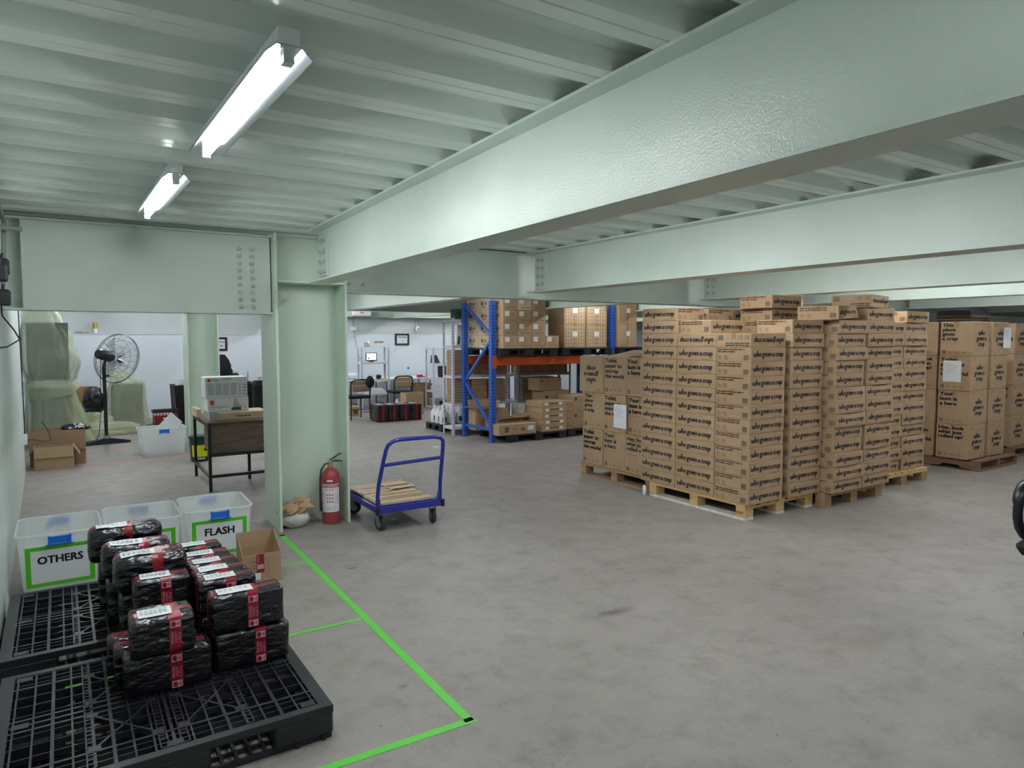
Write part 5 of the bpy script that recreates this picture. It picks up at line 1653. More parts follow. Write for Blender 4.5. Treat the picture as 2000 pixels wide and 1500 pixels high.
# roll of packing paper
t = thing('packing_roll', 'roll of white packing paper lying on the left table', 'roll', (5.2, 14.76, 0.7055))
MB().tube([(-0.12, 0, 0.07), (0.14, 0.06, 0.07)], 0.07, 18).build('paper_roll', 'paper', t, smooth=True)
MB().tube([(-0.125, -0.001, 0.07), (0.145, 0.061, 0.07)], 0.022, 12).build('core', 'kraft_dark', t, smooth=True)
t = thing('scanner', 'black hand scanner on a stand at the left table', 'scanner', (4.96, 14.72, 0.7055))
MB().lathe([(0.05, 0), (0.05, 0.012), (0.012, 0.02)], 14).build('stand_base', 'black_plastic', t)
MB().tube([(0, 0, 0.015), (0.03, 0, 0.08), (0.01, 0, 0.16), (-0.04, 0, 0.2)], [0.014, 0.018, 0.018, 0.02], 8).build('grip', 'black_plastic', t, smooth=True)
MB().tube([(-0.07, 0, 0.19), (0.05, 0, 0.215)], [0.028, 0.012], 8).build('head', 'black_plastic', t, smooth=True)
t = chamfer_box(0.11, 0.1, 0.05, 0.006).build('small_carton', 'red', None, (4.84, 14.7, 0.7055)); tag(t, 'small red box at the left table edge', 'box')
t = chamfer_box(0.08, 0.09, 0.05, 0.006).build('small_carton', 'clip_blue', None, (5.08, 14.67, 0.7055)); tag(t, 'small blue box beside the hand scanner', 'box')
t = chamfer_box(0.13, 0.1, 0.06, 0.01).build('tape_dispenser', 'red', None, (6.93, 14.85, 0.7005)); tag(t, 'red tape dispenser on the wall table', 'dispenser')
MB().box(0.065, 0.16, -0.02, 0.02, 0.0, 0.02).build('cutter', 'red', t)
t = MB().box(0, 0.045, 0, 0.004, 0, 0.055).build('blue_sticker', 'clip_blue', None, (6.95, 15.594, 0.86)); tag(t, 'small blue sticker on the wall above the red dispenser', 'sticker')
# laptops and dark boxes on the right slim shelf
t = MB().prism([(0, 0), (0.2, 0), (0.2, 0.015), (0.05, 0.18), (0.03, 0.18), (0, 0.02)], (7.02, 14.45, 1.0508), (7.16, 14.45, 1.0508), (0, -1, 0), (0, 0, 1)).build('binder', 'black_matte')
tag(t, 'black binder leaning on the right slim shelf', 'binder')
t = MB().box(0, 0.12, 0, 0.2, 0, 0.26).build('speaker_box', 'black_matte', None, (7.2, 14.24, 0.7158)); tag(t, 'tall black box on the waist-high right shelf', 'box')
t = MB().lathe([(0.03, 0), (0.035, 0.01), (0.035, 0.06), (0.03, 0.07)], 12).build('tape_roll', 'white_plastic', None, (7.1, 14.3, 0.7158)); tag(t, 'white tape roll beside the tall black box', 'tape roll')
t = chamfer_box(0.3, 0.26, 0.1, 0.02).build('plastic_tray', 'tub_plastic', None, (7.2, 14.4, 0.4208)); tag(t, 'clear plastic tray on the low right shelf', 'tray')
t = chamfer_box(0.32, 0.26, 0.16, 0.02).build('machine', 'cloth_grey', None, (7.2, 14.4, 0.0508)); tag(t, 'grey machine on the bottom right shelf', 'machine')
MB().lathe([(0.05, 0), (0.045, 0.02)], 14, (0, -0.131, 0.08), axis=(0, -1, 0)).build('lens', 'black_matte', t)
# chairs with cardboard-wrapped backs
def bench_chair(label, x, y, rot):
    t = thing('padded_chair', label, 'chair', (x, y, 0), rot, 'black chairs with cardboard backs')
    for sx in (-1, 1):
        MB().tube([(sx * 0.2, 0.2, 0), (sx * 0.2, 0.19, 0.42)], 0.014, 8).build('leg', 'black_metal', t, smooth=True)
        MB().tube([(sx * 0.21, -0.2, 0), (sx * 0.2, -0.19, 0.42)], 0.014, 8).build('leg', 'black_metal', t, smooth=True)
    s_ = chamfer_box(0.46, 0.44, 0.06, 0.02); s_.xf(lambda p: p + Vector((0, 0, 0.42))); s_.build('seat', 'black_cloth', t)
    MB().tube([(-0.2, -0.19, 0.42), (-0.215, -0.22, 0.7), (-0.19, -0.235, 0.775), (-0.12, -0.24, 0.8), (0.12, -0.24, 0.8), (0.19, -0.235, 0.775), (0.215, -0.22, 0.7), (0.2, -0.19, 0.42)], 0.016, 10).build('back_frame', 'black_metal', t, smooth=True)
    bk = chamfer_box(0.36, 0.045, 0.21, 0.015); bk.xf(lambda p: p + Vector((0, -0.228, 0.565))); bk.build('cardboard_back', 'kraft_dark', t)
    MB().box(-0.17, 0.1, -0.2525, -0.2508, 0.68, 0.688).build('film_strip', 'label_white', t)
    MB().tube([(-0.2, -0.19, 0.2), (0.2, -0.19, 0.2)], 0.009, 6).build('stretcher', 'black_metal', t)
    return t
bench_chair('black chair with cardboard back nearest the column', 4.80, 13.3, 0.1)
bench_chair('black chair with cardboard back in front of the wall table', 6.07, 14.05, -0.02)
# dark bag slung over the nearer chair
b = blob(0.09, 0.06, 0, 0.24, 0.3, 0.8, 9).build('black_bag', 'black_cloth', None, (4.97, 12.98, 0.64), smooth=True); tag(b, 'black bag slung over the nearer cardboard-back chair', 'bag')
# cartons on the floor there
o = open_box('upright brown carton in front of the wall table chair', 6.09, 13.45, 0, 0.4, 0.3, 0.47, 0, ((0, 0), (0, 0), (0, 0), (0, 0)))
o = chamfer_box(0.42, 0.4, 0.55, 0.005).build('brown_carton', 'kraft_dark', None, (7.02, 14.95, 0)); tag(o, 'tall brown carton standing under the right end of the table', 'carton')
MB().box(0.12, 0.19, -0.2015, -0.2, 0.05, 0.2).build('label', 'label_white', o)
o = chamfer_box(0.18, 0.18, 0.2, 0.01).build('bucket_pot', 'kraft_inner', None, (4.95, 13.85, 0)); tag(o, 'small tan container under the nearer chair', 'container')
MB().box(-0.05, 0.05, -0.0915, -0.09, 0.04, 0.12).build('label', 'ink_grey', o)
j = clone(j0, (5.62, 13.15, 0), 0.5, 'single white jug behind the row of black parcels'); j.scale = (0.9, 0.9, 1.2); j['group'] = 'white plastic jugs'
for k in range(4):
    x = 4.92 + 0.235 * k
    parcel('tall black parcel on the floor by the chairs, %s' % ('first from left', 'second from left', 'third from left', 'last on the right')[k], x, x + 0.225, 12.45, 12.85, 0.0, 0.33, 50 + k, 'black parcels by the chairs', text=False, band=0.5)
    if k < 2:
        parcel('short black parcel lying behind the tall ones, %s' % ('left', 'right')[k], x + 0.2, x + 0.42, 12.87, 13.05, 0.0, 0.3, 60 + k, 'black parcels by the chairs', text=False, lab=False)
mb = []
# framed signs, cctv camera, conduit box, cables
def framed(label, x0, x1, z0, z1, lines, y=15.6):
    t = thing('framed_sign', label, 'sign', ((x0 + x1) / 2, y, z0))
    w, h = x1 - x0, z1 - z0
    f = 0.045
    MB().box(-w / 2, w / 2, -0.018, -0.002, 0, f).box(-w / 2, w / 2, -0.018, -0.002, h - f, h).box(-w / 2, -w / 2 + f, -0.018, -0.002, f, h - f).box(w / 2 - f, w / 2, -0.018, -0.002, f, h - f).build('frame', 'black_matte', t)
    MB().box(-w / 2 + f, w / 2 - f, -0.008, -0.002, f, h - f).build('sheet', 'paper', t)
    p = MB()
    for txt, cx, cz, hh in lines:
        vs, fs, tw, th = text_geo(txt, bold=0.02)
        s = hh / th
        p.add([(cx - tw * s / 2 + x * s, -0.0088, cz + y * s) for x, y in vs], fs)
    p.build('lettering', 'ink', t, fix=False)
    return t
framed('black framed PACKER sign on the back wall', 6.63, 7.0, 1.45, 1.735, [('PACKER', 0.01, 0.175, 0.042), ('(2)', 0.01, 0.085, 0.038)])
framed('black framed sign half hidden behind the far column', 2.40, 2.80, 1.355, 1.645, [('TING', 0.09, 0.17, 0.036), ('CER', 0.075, 0.09, 0.036)])
t = thing('security_camera', 'small white dome security camera on the back wall', 'camera', (7.2, 15.6, 1.86))
MB().lathe([(0.045, -0.05), (0.055, -0.02), (0.055, 0.02), (0.03, 0.05)], 16, (0, -0.07, 0)).build('dome', 'white_plastic', t, smooth=True)
MB().tube([(0, -0.07, 0.05), (-0.02, -0.05, 0.12), (-0.01, -0.02, 0.2), (0, 0, 0.25)], 0.008, 8).build('bracket', 'white_plastic', t, smooth=True)
MB().lathe([(0.02, 0), (0.015, 0.01)], 10, (0, -0.125, -0.01), axis=(0, -1, 0)).build('lens', 'black_matte', t)
t = thing('junction_box', 'small white junction box with cables on the back wall', 'junction box', (5.59, 15.6, 1.80))
MB().box(-0.06, 0.06, -0.04, -0.001, 0, 0.09).build('case', 'white_plastic', t)
MB().tube([(0, -0.01, 0.09), (-0.01, -0.01, 0.2), (0.0, -0.02, 0.32)], 0.006, 6).build('cable', 'cable_grey', t)
MB().tube([(0.0, -0.01, 0), (0.05, -0.01, -0.3), (0.12, -0.01, -0.6), (0.2, -0.01, -0.78)], 0.005, 6).build('cable', 'cable_grey', t)
t = MB().box(0, 0.42, 0, 0.12, 0, 0.13).build('breaker_box', 'white_plastic', None, (5.45, 15.18, 2.14)); tag(t, 'white box with red marks resting on the rear beam', 'box')
MB().quad((0.15, -0.001, 0.05), (1, 0, 0), (0, 0, 1), 0.1, 0.03).build('red_print', 'tape_red', t, fix=False)

# ================================================================== BACK LEFT: COVERED GOODS, FAN, DESK
# furniture under green plastic sheeting
def drape(name, label, x, y, sections, seed, inner, folds=9, amp=0.05, mat_='green_sheet', nu=72):
    """sections: (z, half x, half y, centre x, centre y)"""
    t = thing(name, label, 'covered goods', (x, y, 0))
    mb = MB()
    nv = 40
    zs = [s[0] for s in sections]
    for j in range(nv + 1):
        z = zs[0] + (zs[-1] - zs[0]) * j / nv
        for k in range(len(sections) - 1):
            if zs[k] <= z <= zs[k + 1] + 1e-9:
                break
        u = (z - zs[k]) / (zs[k + 1] - zs[k])
        u = u * u * (3 - 2 * u)
        s = [sections[k][i] * (1 - u) + sections[k + 1][i] * u for i in range(5)]
        for i in range(nu):
            a = 2 * PI * i / nu
            ca, sa = math.cos(a), math.sin(a)
            e = 0.62
            rx, ry = s[1] * math.copysign(abs(ca) ** e, ca), s[2] * math.copysign(abs(sa) ** e, sa)
            n1 = noise.noise(Vector((ca * folds * 0.35 + seed, sa * folds * 0.35, z * 0.9)))
            n2 = abs(noise.noise(Vector((ca * folds + seed, sa * folds, z * 1.4 + 3))))
            k2 = 1 + amp * (n1 * 1.6 - n2 * 2.2)
            mb.v.append((rx * k2 + s[3], ry * k2 + s[4], z))
    for j in range(nv):
        for i in range(nu):
            i2 = (i + 1) % nu
            mb.f.append((j * nu + i, j * nu + i2, (j + 1) * nu + i2, (j + 1) * nu + i)); mb.m.append(0)
    mb.f.append(tuple(nv * nu + i for i in range(nu))); mb.m.append(0)
    mb.build('plastic_sheet', mat_, t, smooth=True)
    for b in inner:
        MB().box(*b).build('covered_body', 'covered_dark', t)
    return t
drape('covered_furniture', 'tall furniture shrouded in pale green plastic sheeting', -0.30, 12.75,
      [(0.0, 0.44, 0.42, 0.12, 0), (0.25, 0.40, 0.4, 0.08, 0), (0.86, 0.31, 0.33, 0.02, 0), (0.93, 0.29, 0.31, 0.0, 0), (1.0, 0.33, 0.36, 0.03, 0), (1.25, 0.40, 0.4, 0.02, 0), (1.6, 0.36, 0.36, -0.02, 0), (1.96, 0.27, 0.3, -0.07, 0), (2.04, 0.22, 0.22, -0.07, 0), (2.12, 0.24, 0.24, -0.07, 0)],
      2.0, [(-0.25, 0.28, -0.26, 0.26, 0.02, 0.85), (-0.26, 0.27, -0.27, 0.27, 0.99, 1.86)], amp=0.075)
sk = MB()
for i in range(25):
    a = PI * 0.95 + (PI * 1.05) * i / 24
    for j in range(6):
        u = j / 5
        rx, ry = 0.33 + 0.07 * u, 0.35 + 0.06 * u
        kk = 1 + 0.05 * noise.noise(Vector((a * 4, u * 3, 5)))
        zz = 0.98 - 0.2 * u * (0.55 + 0.75 * max(0, math.sin((a - PI) * 1.0 + 0.2)) + 0.25 * noise.noise(Vector((a * 3, 1, 2))))
        sk.v.append((rx * kk * math.cos(a), ry * kk * math.sin(a), zz))
for i in range(24):
    for j in range(5):
        sk.f.append((i * 6 + j, i * 6 + j + 1, (i + 1) * 6 + j + 1, (i + 1) * 6 + j)); sk.m.append(0)
ob = sk.build('sheet_hem', 'green_sheet', bpy.data.objects['covered_furniture'], smooth=True, fix=False)
drape('covered_machine', 'low machine shrouded in green plastic sheeting behind the fan', 0.78, 14.35,
      [(0.0, 0.44, 0.36, 0.02, 0), (0.2, 0.36, 0.33, 0.02, 0), (0.6, 0.32, 0.3, 0.03, 0), (0.82, 0.29, 0.28, 0.05, 0), (0.9, 0.2, 0.22, -0.02, 0), (1.08, 0.04, 0.05, -0.1, 0)],
      7.0, [(-0.2, 0.29, -0.22, 0.22, 0.02, 0.8)], amp=0.06)
b = blob(0.52, 0.24, 0, 0.22, 0.25, 0.5, 12)
tag(b.build('plastic_heap', 'green_sheet', None, (0.46, 13.35, 0.0), smooth=True), 'heap of green plastic sheeting on the floor behind the fan', 'plastic sheet')
b = blob(0.3, 0.2, 0, 0.34, 0.3, 0.5, 21)
tag(b.build('plastic_heap', 'green_sheet', None, (0.28, 13.9, 0.0), smooth=True), 'taller bunch of green plastic sheeting against the brown carton', 'plastic sheet')
o = chamfer_box(0.42, 0.1, 0.76, 0.01).build('leaning_cardboard', 'kraft_dark', None, (0.12, 14.6, 0)); tag(o, 'brown cardboard panel between the covered goods', 'cardboard')
MB().box(-0.02, 0.02, -0.0515, -0.05, 0, 0.76).build('tape_strip', 'pack_tape', o)
b = blob(0.16, 0.12, 0, 0.55, 0.3, 0.5, 31)
tag(b.build('bin_bag', 'bag_black', None, (0.30, 14.2, 0.22), smooth=True), 'black bin bag hanging against the cardboard panel', 'bag')
# open cartons by the partition
open_box('large open carton with long front flap beside the partition', -0.185, 10.62, 0, 0.60, 0.32, 0.45, -0.02, ((1, 176), (0, 0), (0, 0), (0, 0)), 'kraft_dark', fl=0.26)
t = open_box('small open carton with folded flap in front of the larger one', -0.225, 10.27, 0, 0.41, 0.24, 0.285, -0.02, ((1, 172), (0, 0), (1, 150), (1, 150)), 'kraft', fl=0.135)
b = blob(0.17, 0.1, 0, 0.1, 0.25, 0.5, 41)
tag(b.build('black_bundle', 'bag_black', None, (0.0, 10.68, 0.40), smooth=True), 'shiny black wrapped bundle poking out of the large carton', 'bundle')
# ---- pedestal fan
t = thing('pedestal_fan', 'large black industrial pedestal fan with wire cage', 'fan', (0.41, 12.2, 0))
for a in (0.15, 0.75, PI + 0.25, PI - 0.5):
    MB().prism([(0, 0), (0.32, 0), (0.33, 0.03), (0.05, 0.09), (0, 0.09)], Vector((0, 0, 0)) + Vector((math.sin(a), -math.cos(a), 0)) * 0.035, Vector((0, 0, 0)) - Vector((math.sin(a), -math.cos(a), 0)) * 0.035, (math.cos(a), math.sin(a), 0), (0, 0, 1)).build('base_foot', 'black_plastic', t)
MB().lathe([(0.05, 0.09), (0.045, 0.12), (0.03, 0.13)], 16).build('base_collar', 'steel', t, smooth=True)
MB().tube([(0, 0, 0.1), (0, 0, 1.2)], [0.026, 0.026], 12).build('pole', 'black_metal', t, smooth=True)
MB().tube([(0.035, -0.02, 1.05), (0.05, -0.04, 1.05)], 0.02, 10).build('clamp_knob', 'black_plastic', t)
ax = Vector((0.66, 0.70, -0.22)).normalized()
hub = Vector((0.03, 0.0, 1.36))
MB().tube([hub - ax * 0.16, hub - ax * 0.14, hub + ax * 0.08, hub + ax * 0.13], [0.055, 0.075, 0.085, 0.06], 18).build('motor', 'black_plastic', t, smooth=True)
MB().tube([(0, 0, 1.18), (0.01, 0, 1.24), hub + Vector((0, 0, -0.06))], 0.022, 8).build('neck', 'black_plastic', t, smooth=True)
u = ax.orthogonal().normalized(); v = ax.cross(u)
C0 = hub + ax * 0.21
def ringp(r, off, n=48):
    return [C0 + ax * off + (u * math.cos(2 * PI * i / n) + v * math.sin(2 * PI * i / n)) * r for i in range(n)]
cg = MB()
for r, off in ((0.385, 0.0), (0.385, 0.03), (0.30, 0.075), (0.2, 0.095), (0.10, 0.1)):
    cg.tube(ringp(r, off), 0.005 if r > 0.38 else 0.0022, 5, closed=True)
for r, off in ((0.30, -0.05), (0.2, -0.07), (0.1, -0.075)):
    cg.tube(ringp(r, off), 0.0022, 5, closed=True)
for i in range(64):
    a = 2 * PI * i / 64
    def sp(r, off, tw):
        return C0 + ax * off + (u * math.cos(a + tw) + v * math.sin(a + tw)) * r
    cg.tube([sp(0.05, 0.1, 0.9), sp(0.16, 0.1, 0.45), sp(0.28, 0.08, 0.12), sp(0.36, 0.05, 0), sp(0.385, 0.02, 0)], 0.0016, 4)
    if i % 3 == 0:
        cg.tube([sp(0.07, -0.075, 0.5), sp(0.2, -0.07, 0.2), sp(0.32, -0.045, 0), sp(0.385, 0.0, 0)], 0.0022, 4)
w_ = cg.build('cage', 'black_metal', t, smooth=True); w_['kind'] = 'stuff'
MB().lathe([(0.055, 0), (0.055, 0.012)], 18, C0 + ax * 0.098, axis=ax).build('cage_badge', 'black_plastic', t)
for i in range(3):
    a = 2 * PI * i / 3 + 0.4
    d1 = u * math.cos(a) + v * math.sin(a); d2 = u * math.cos(a + 0.7) + v * math.sin(a + 0.7)
    MB().add([C0 + d1 * 0.04 + ax * 0.03, C0 + d1 * 0.34 + ax * 0.04, C0 + d2 * 0.34 - ax * 0.02, C0 + d2 * 0.04 - ax * 0.01], [(0, 1, 2, 3)]).build('blade', 'fixture_white', t, fix=False).modifiers.new('thickness', 'SOLIDIFY').thickness = 0.004
MB().tube([hub - ax * 0.1 + Vector((0, 0, -0.08)), (-0.05, -0.02, 1.0), (-0.06, -0.02, 0.5), (-0.1, -0.03, 0.15), (-0.16, -0.06, 0.02)], 0.005, 6).build('power_cord', 'black_matte', t, smooth=True)
MB().box(-0.2, -0.14, 0.25, 0.3, 0, 0.03).build('plug', 'white_plastic', t)
# ---- white tub with loose lid
t4 = tub('white translucent tub with its lid leaning inside, near the fan', None, lx=0.60, ly=0.42, h=0.385)
t4.location = (1.03, 10.75, 0); t4.rotation_euler = (0, 0, 0.06)
li = chamfer_box(0.36, 0.02, 0.22, 0.009)
o = li.build('tub_lid', 'tub_plastic', None, (1.18, 10.78, 0.30)); o.rotation_euler = (0.25, -0.8, 0.1)
tag(o, 'translucent tub lid leaning inside the white tub', 'lid')
# ---- desk with metal frame
t = thing('metal_frame_desk', 'dark wood desk on a black metal frame behind the tubs', 'desk', (1.175, 7.74, 0))
DL, DW, DT = 1.25, 1.03, 0.745
tp = chamfer_box(DL, DW, 0.022, 0.003); tp.xf(lambda p: p + Vector((DL / 2, DW / 2, DT - 0.022))); tp.build('desk_top', 'desk_wood', t)
MB().box(0.035, DL, 0.03, 0.048, 0.405, DT - 0.0225).build('modesty_panel', 'desk_wood', t)
for x in (0, DL - 0.03):
    for y in (0, DW - 0.03):
        MB().box(x, x + 0.03, y, y + 0.03, 0, DT - 0.0225).build('leg', 'black_metal', t)
for y, z in ((0.0, 0.375), (0.0, 0.15)):
    MB().box(0.0305, DL - 0.0305, y, y + 0.03, z, z + 0.03).build('frame_rail', 'black_metal', t)
MB().box(0, 0.03, 0.0305, DW - 0.0305, 0.15, 0.18).build('frame_rail', 'black_metal', t)
MB().box(0, 0.03, 0.0305, DW - 0.0305, DT - 0.053, DT - 0.023).build('frame_rail', 'black_metal', t)
MB().box(0.5, 0.53, 0.52, 0.55, 0.0, 0.405).build('leg', 'black_metal', t)
MB().box(0.035, 0.5, 0.5, 0.52, 0.375, 0.4).build('frame_rail', 'black_metal', t)
dr = MB().box(0.035, 0.42, 0.05, 0.48, 0.41, 0.70).build('drawer_unit', 'desk_wood', t)
MB().box(0.031, 0.0348, 0.07, 0.2, 0.42, 0.55).build('drawer_front', 'desk_wood', dr)
# ---- boxes on the desk
o = chamfer_box(0.60, 0.36, 0.085, 0.006).build('flat_carton', 'kraft_pale', None, (1.51, 8.02, 0.7455)); tag(o, 'flat taped carton lying on the desk under the white boxes', 'carton')
MB().box(-0.302, -0.2, -0.1815, 0.1815, 0.002, 0.0865).build('clear_tape', 'film', o)
MB().quad((-0.04, -0.1812, 0.035), (1, 0, 0), (0, 0, 1), 0.16, 0.012).build('printed_line', 'ink_faint', o, fix=False)
o = chamfer_box(0.42, 0.25, 0.155, 0.005).build('white_box', 'white_plastic', None, (1.42, 8.06, 0.8315)); tag(o, 'white box with baby picture, lower of two on the desk', 'box')
p = MB()
yy = -0.1262
p.quad((-0.185, yy, 0.075), (1, 0, 0), (0, 0, 1), 0.04, 0.05, 0)
p.text('TRIPP TRAPP BABY SET', (-0.185, yy, 0.045), (1, 0, 0), (0, 0, 1), width=0.19, m=1, bold=0.02)
p.quad((-0.185, yy, 0.03), (1, 0, 0), (0, 0, 1), 0.12, 0.005, 3)
def disc(cx, cz, rx, rz, m, dy=0.0):
    p.add([(cx + rx * math.cos(2 * PI * i / 14), yy - dy, cz + rz * math.sin(2 * PI * i / 14)) for i in range(14)], [tuple(range(14))], m)
disc(0.075, 0.115, 0.022, 0.027, 2)
disc(0.08, 0.062, 0.036, 0.034, 3, 0.0002)
p.quad((0.03, yy - 0.0004, 0.012), (1, 0, 0), (0, 0, 1), 0.1, 0.03, 1)
disc(0.125, 0.055, 0.018, 0.01, 2, 0.0004)
p.quad((0.165, yy, 0.015), (1, 0, 0), (0, 0, 1), 0.012, 0.05, 2)
p.build('front_print', ['logo_orange', 'ink_grey', 'skin_print', 'paper_grey'], o, fix=False)
o = chamfer_box(0.43, 0.26, 0.22, 0.005).build('white_box', 'white_plastic', None, (1.405, 8.06, 0.987)); tag(o, 'white box covered in fine text, upper of two on the desk', 'box')
p = MB()
yy = -0.1312
p.quad((-0.19, yy, 0.17), (1, 0, 0), (0, 0, 1), 0.03, 0.034, 0)
p.quad((-0.145, yy, 0.185), (1, 0, 0), (0, 0, 1), 0.07, 0.006, 1)
p.quad((-0.04, yy, 0.19), (1, 0, 0), (0, 0, 1), 0.09, 0.016, 2)
for c in range(4):
    for k in range(19):
        p.quad((-0.19 + c * 0.077, yy, 0.148 - 0.0068 * k), (1, 0, 0), (0, 0, 1), R.uniform(0.055, 0.068), 0.0038, 2)
for k in range(4):
    p.quad((0.125, yy, 0.13 - 0.034 * k), (1, 0, 0), (0, 0, 1), 0.022, 0.016, 2)
    p.quad((0.172, yy, 0.13 - 0.034 * k), (1, 0, 0), (0, 0, 1), 0.024, 0.008, 1)
p.build('front_print', ['logo_orange', 'ink_grey', 'paper_grey'], o, fix=False)
o = MB().box(0, 0.05, 0, 0.35, 0, 0.09).build('kraft_strip', 'kraft_pale', None, (1.15, 8.3, 0.7455)); tag(o, 'tan strip of cardboard lying behind the flat carton', 'cardboard')
MB().box(0.002, 0.048, 0.1, 0.25, 0.0901, 0.0906).build('tape_strip', 'pack_tape', o)
# ---- paint bucket
t = thing('paint_bucket', 'dark green bucket with bright yellow label under the desk end', 'bucket', (1.39, 9.85, 0))
MB().lathe([(0.105, 0), (0.112, 0.008), (0.128, 0.30), (0.134, 0.302), (0.134, 0.325)], 24).build('pail', 'bucket_green', t, smooth=True)
MB().lathe([(0.137, 0.318), (0.137, 0.338), (0.12, 0.345)], 24).build('lid', 'bucket_green', t, smooth=True)
p = MB(); vs = []
for i in range(9):
    a = -PI / 2 - 1.0 + 1.7 * i / 8
    vs += [(0.1185 * math.cos(a), 0.1185 * math.sin(a), 0.07), (0.1255 * math.cos(a), 0.1255 * math.sin(a), 0.225)]
p.add(vs, [(2 * i, 2 * i + 2, 2 * i + 3, 2 * i + 1) for i in range(8)])
p.build('yellow_label', 'yellow', t, fix=False)
p = MB()
for i in range(5):
    a = -PI / 2 - 0.55 + 0.2 * i
    p.add([(0.117 * math.cos(a), 0.117 * math.sin(a), 0.035), (0.117 * math.cos(a + 0.13), 0.117 * math.sin(a + 0.13), 0.035), (0.1185 * math.cos(a + 0.13), 0.1185 * math.sin(a + 0.13), 0.06), (0.1185 * math.cos(a), 0.1185 * math.sin(a), 0.06)], [(0, 1, 2, 3)])
p.build('pictograms', 'paper', t, fix=False)
# ---- cloth-covered table with bottles, red bag, crate
t = thing('cloth_table', 'table under a black cloth behind the far column', 'table', (1.5, 13.4, 0))
mb = MB()
for i in range(33):
    u_ = i / 32
    for z in (0.78, 0.5, 0.05):
        mb.v.append((1.6 * u_ + (0.05 * (0.78 - z)), -0.02 * math.sin(u_ * 55) * (0.78 - z) * 1.6, z))
for i in range(32):
    for j in range(2):
        mb.f.append((i * 3 + j, (i + 1) * 3 + j, (i + 1) * 3 + j + 1, i * 3 + j + 1)); mb.m.append(0)
mb.box(0, 1.6, 0, 0.6, 0.76, 0.785)
mb.add([(0, 0, 0.78), (0.03, 0, 0.05), (0.03, 0.6, 0.05), (0, 0.6, 0.78)], [(0, 1, 2, 3)])
mb.build('black_cloth', 'black_cloth', t, smooth=True, fix=False)
for x in (0.1, 1.5):
    for y in (0.08, 0.52):
        MB().tube([(x, y, 0), (x, y, 0.76)], 0.015, 8).build('leg', 'black_metal', t)
t = thing('spray_bottle', 'clear pump bottle at the end of the black cloth table', 'bottle', (1.57, 13.5, 0.786))
MB().lathe([(0.035, 0), (0.038, 0.02), (0.038, 0.12), (0.015, 0.16), (0.013, 0.18)], 14).build('bottle', 'tub_plastic', t, smooth=True)
MB().tube([(0, 0, 0.18), (0, 0, 0.215), (-0.03, 0, 0.22)], 0.008, 8).build('pump', 'white_plastic', t, smooth=True)
t = chamfer_box(0.12, 0.1, 0.07, 0.006).build('red_box', 'red', None, (1.76, 13.5, 0.786)); tag(t, 'small red and white box on the black cloth table', 'box')
MB().box(-0.061, 0.061, -0.051, 0.051, 0.035, 0.071).build('white_band', 'white_plastic', t)
t = MB().box(0, 0.1, 0, 0.08, 0, 0.1).build('clear_cup', 'tub_plastic', None, (1.63, 13.56, 0.786)); tag(t, 'clear container beside the pump bottle', 'container')
MB().box(-0.002, 0.102, -0.002, 0.082, 0.1, 0.108).build('lid', 'white_plastic', t)
b = blob(0.13, 0.1, 0, 0.36, 0.2, 0.5, 61)
tag(b.build('red_bag', 'red', None, (1.79, 12.9, 0.0), smooth=True), 'red bag standing by the black cloth table', 'bag')
t = thing('folding_crate', 'black and red folding crate beside the red bag', 'crate', (1.32, 13.1, 0.14))
mb = MB()
for x0, x1, y0, y1 in ((-0.2, 0.2, -0.15, -0.135), (-0.2, 0.2, 0.135, 0.15), (-0.2, -0.185, -0.135, 0.135), (0.185, 0.2, -0.135, 0.135)):
    mb.box(x0, x1, y0, y1, 0.0, 0.03).box(x0, x1, y0, y1, 0.22, 0.26)
mb.box(-0.19, 0.19, -0.14, 0.14, 0, 0.01)
for k in range(9):
    mb.box(-0.2 + 0.048 * k, -0.19 + 0.048 * k, -0.148, -0.138, 0.03, 0.22)
mb.build('body', 'black_plastic', t)
MB().box(-0.18, 0.18, -0.13, 0.13, 0.011, 0.17).build('contents', 'red', t)
MB().box(-0.05, 0.05, -0.1525, -0.1505, 0.11, 0.14).build('label', 'label_white', t)
o = chamfer_box(0.6, 0.5, 0.138, 0.02).build('low_crate', 'black_matte', None, (1.35, 13.1, 0)); tag(o, 'low black box under the folding crate', 'box')
MB().lathe([(0.1, 0), (0.11, 0.01), (0.1, 0.02)], 20, (-0.1, -0.251, 0.069), axis=(0, -1, 0)).xf(lambda p: Vector((p.x, p.y, 0.069 + (p.z - 0.069) * 0.55))).build('front_badge', 'cloth_grey', o, smooth=True)
# seated person's work bag and laptop seen past the far column
t = thing('work_chair', 'high-backed black chair with a jacket seen past the white boxes', 'chair', (2.27, 13.15, 0))
bk = blob(0.16, 0.1, 0.75, 1.33, 0.2, 0.6, 71); bk.build('jacket', 'black_cloth', t, smooth=True)
b2 = chamfer_box(0.44, 0.06, 0.5, 0.03); b2.xf(lambda p: p + Vector((0.08, 0.1, 0.5))); b2.build('backrest', 'chair_black', t)
s_ = chamfer_box(0.46, 0.46, 0.08, 0.02); s_.xf(lambda p: p + Vector((0.08, -0.1, 0.42))); s_.build('seat', 'black_cloth', t)
MB().tube([(0.08, -0.1, 0.03), (0.08, -0.1, 0.42)], 0.03, 10).build('gas_column', 'black_metal', t)
for k in range(5):
    a = 2 * PI * k / 5
    MB().tube([(0.08, -0.1, 0.08), (0.08 + 0.28 * math.cos(a), -0.1 + 0.28 * math.sin(a), 0.035)], [0.025, 0.03], 8).build('base_leg', 'black_metal', t)
t = thing('router', 'black router with upright aerial on the cloth table', 'router', (2.72, 13.6, 0.786))
MB().box(-0.1, 0.1, -0.07, 0.07, 0, 0.03).build('case', 'black_plastic', t)
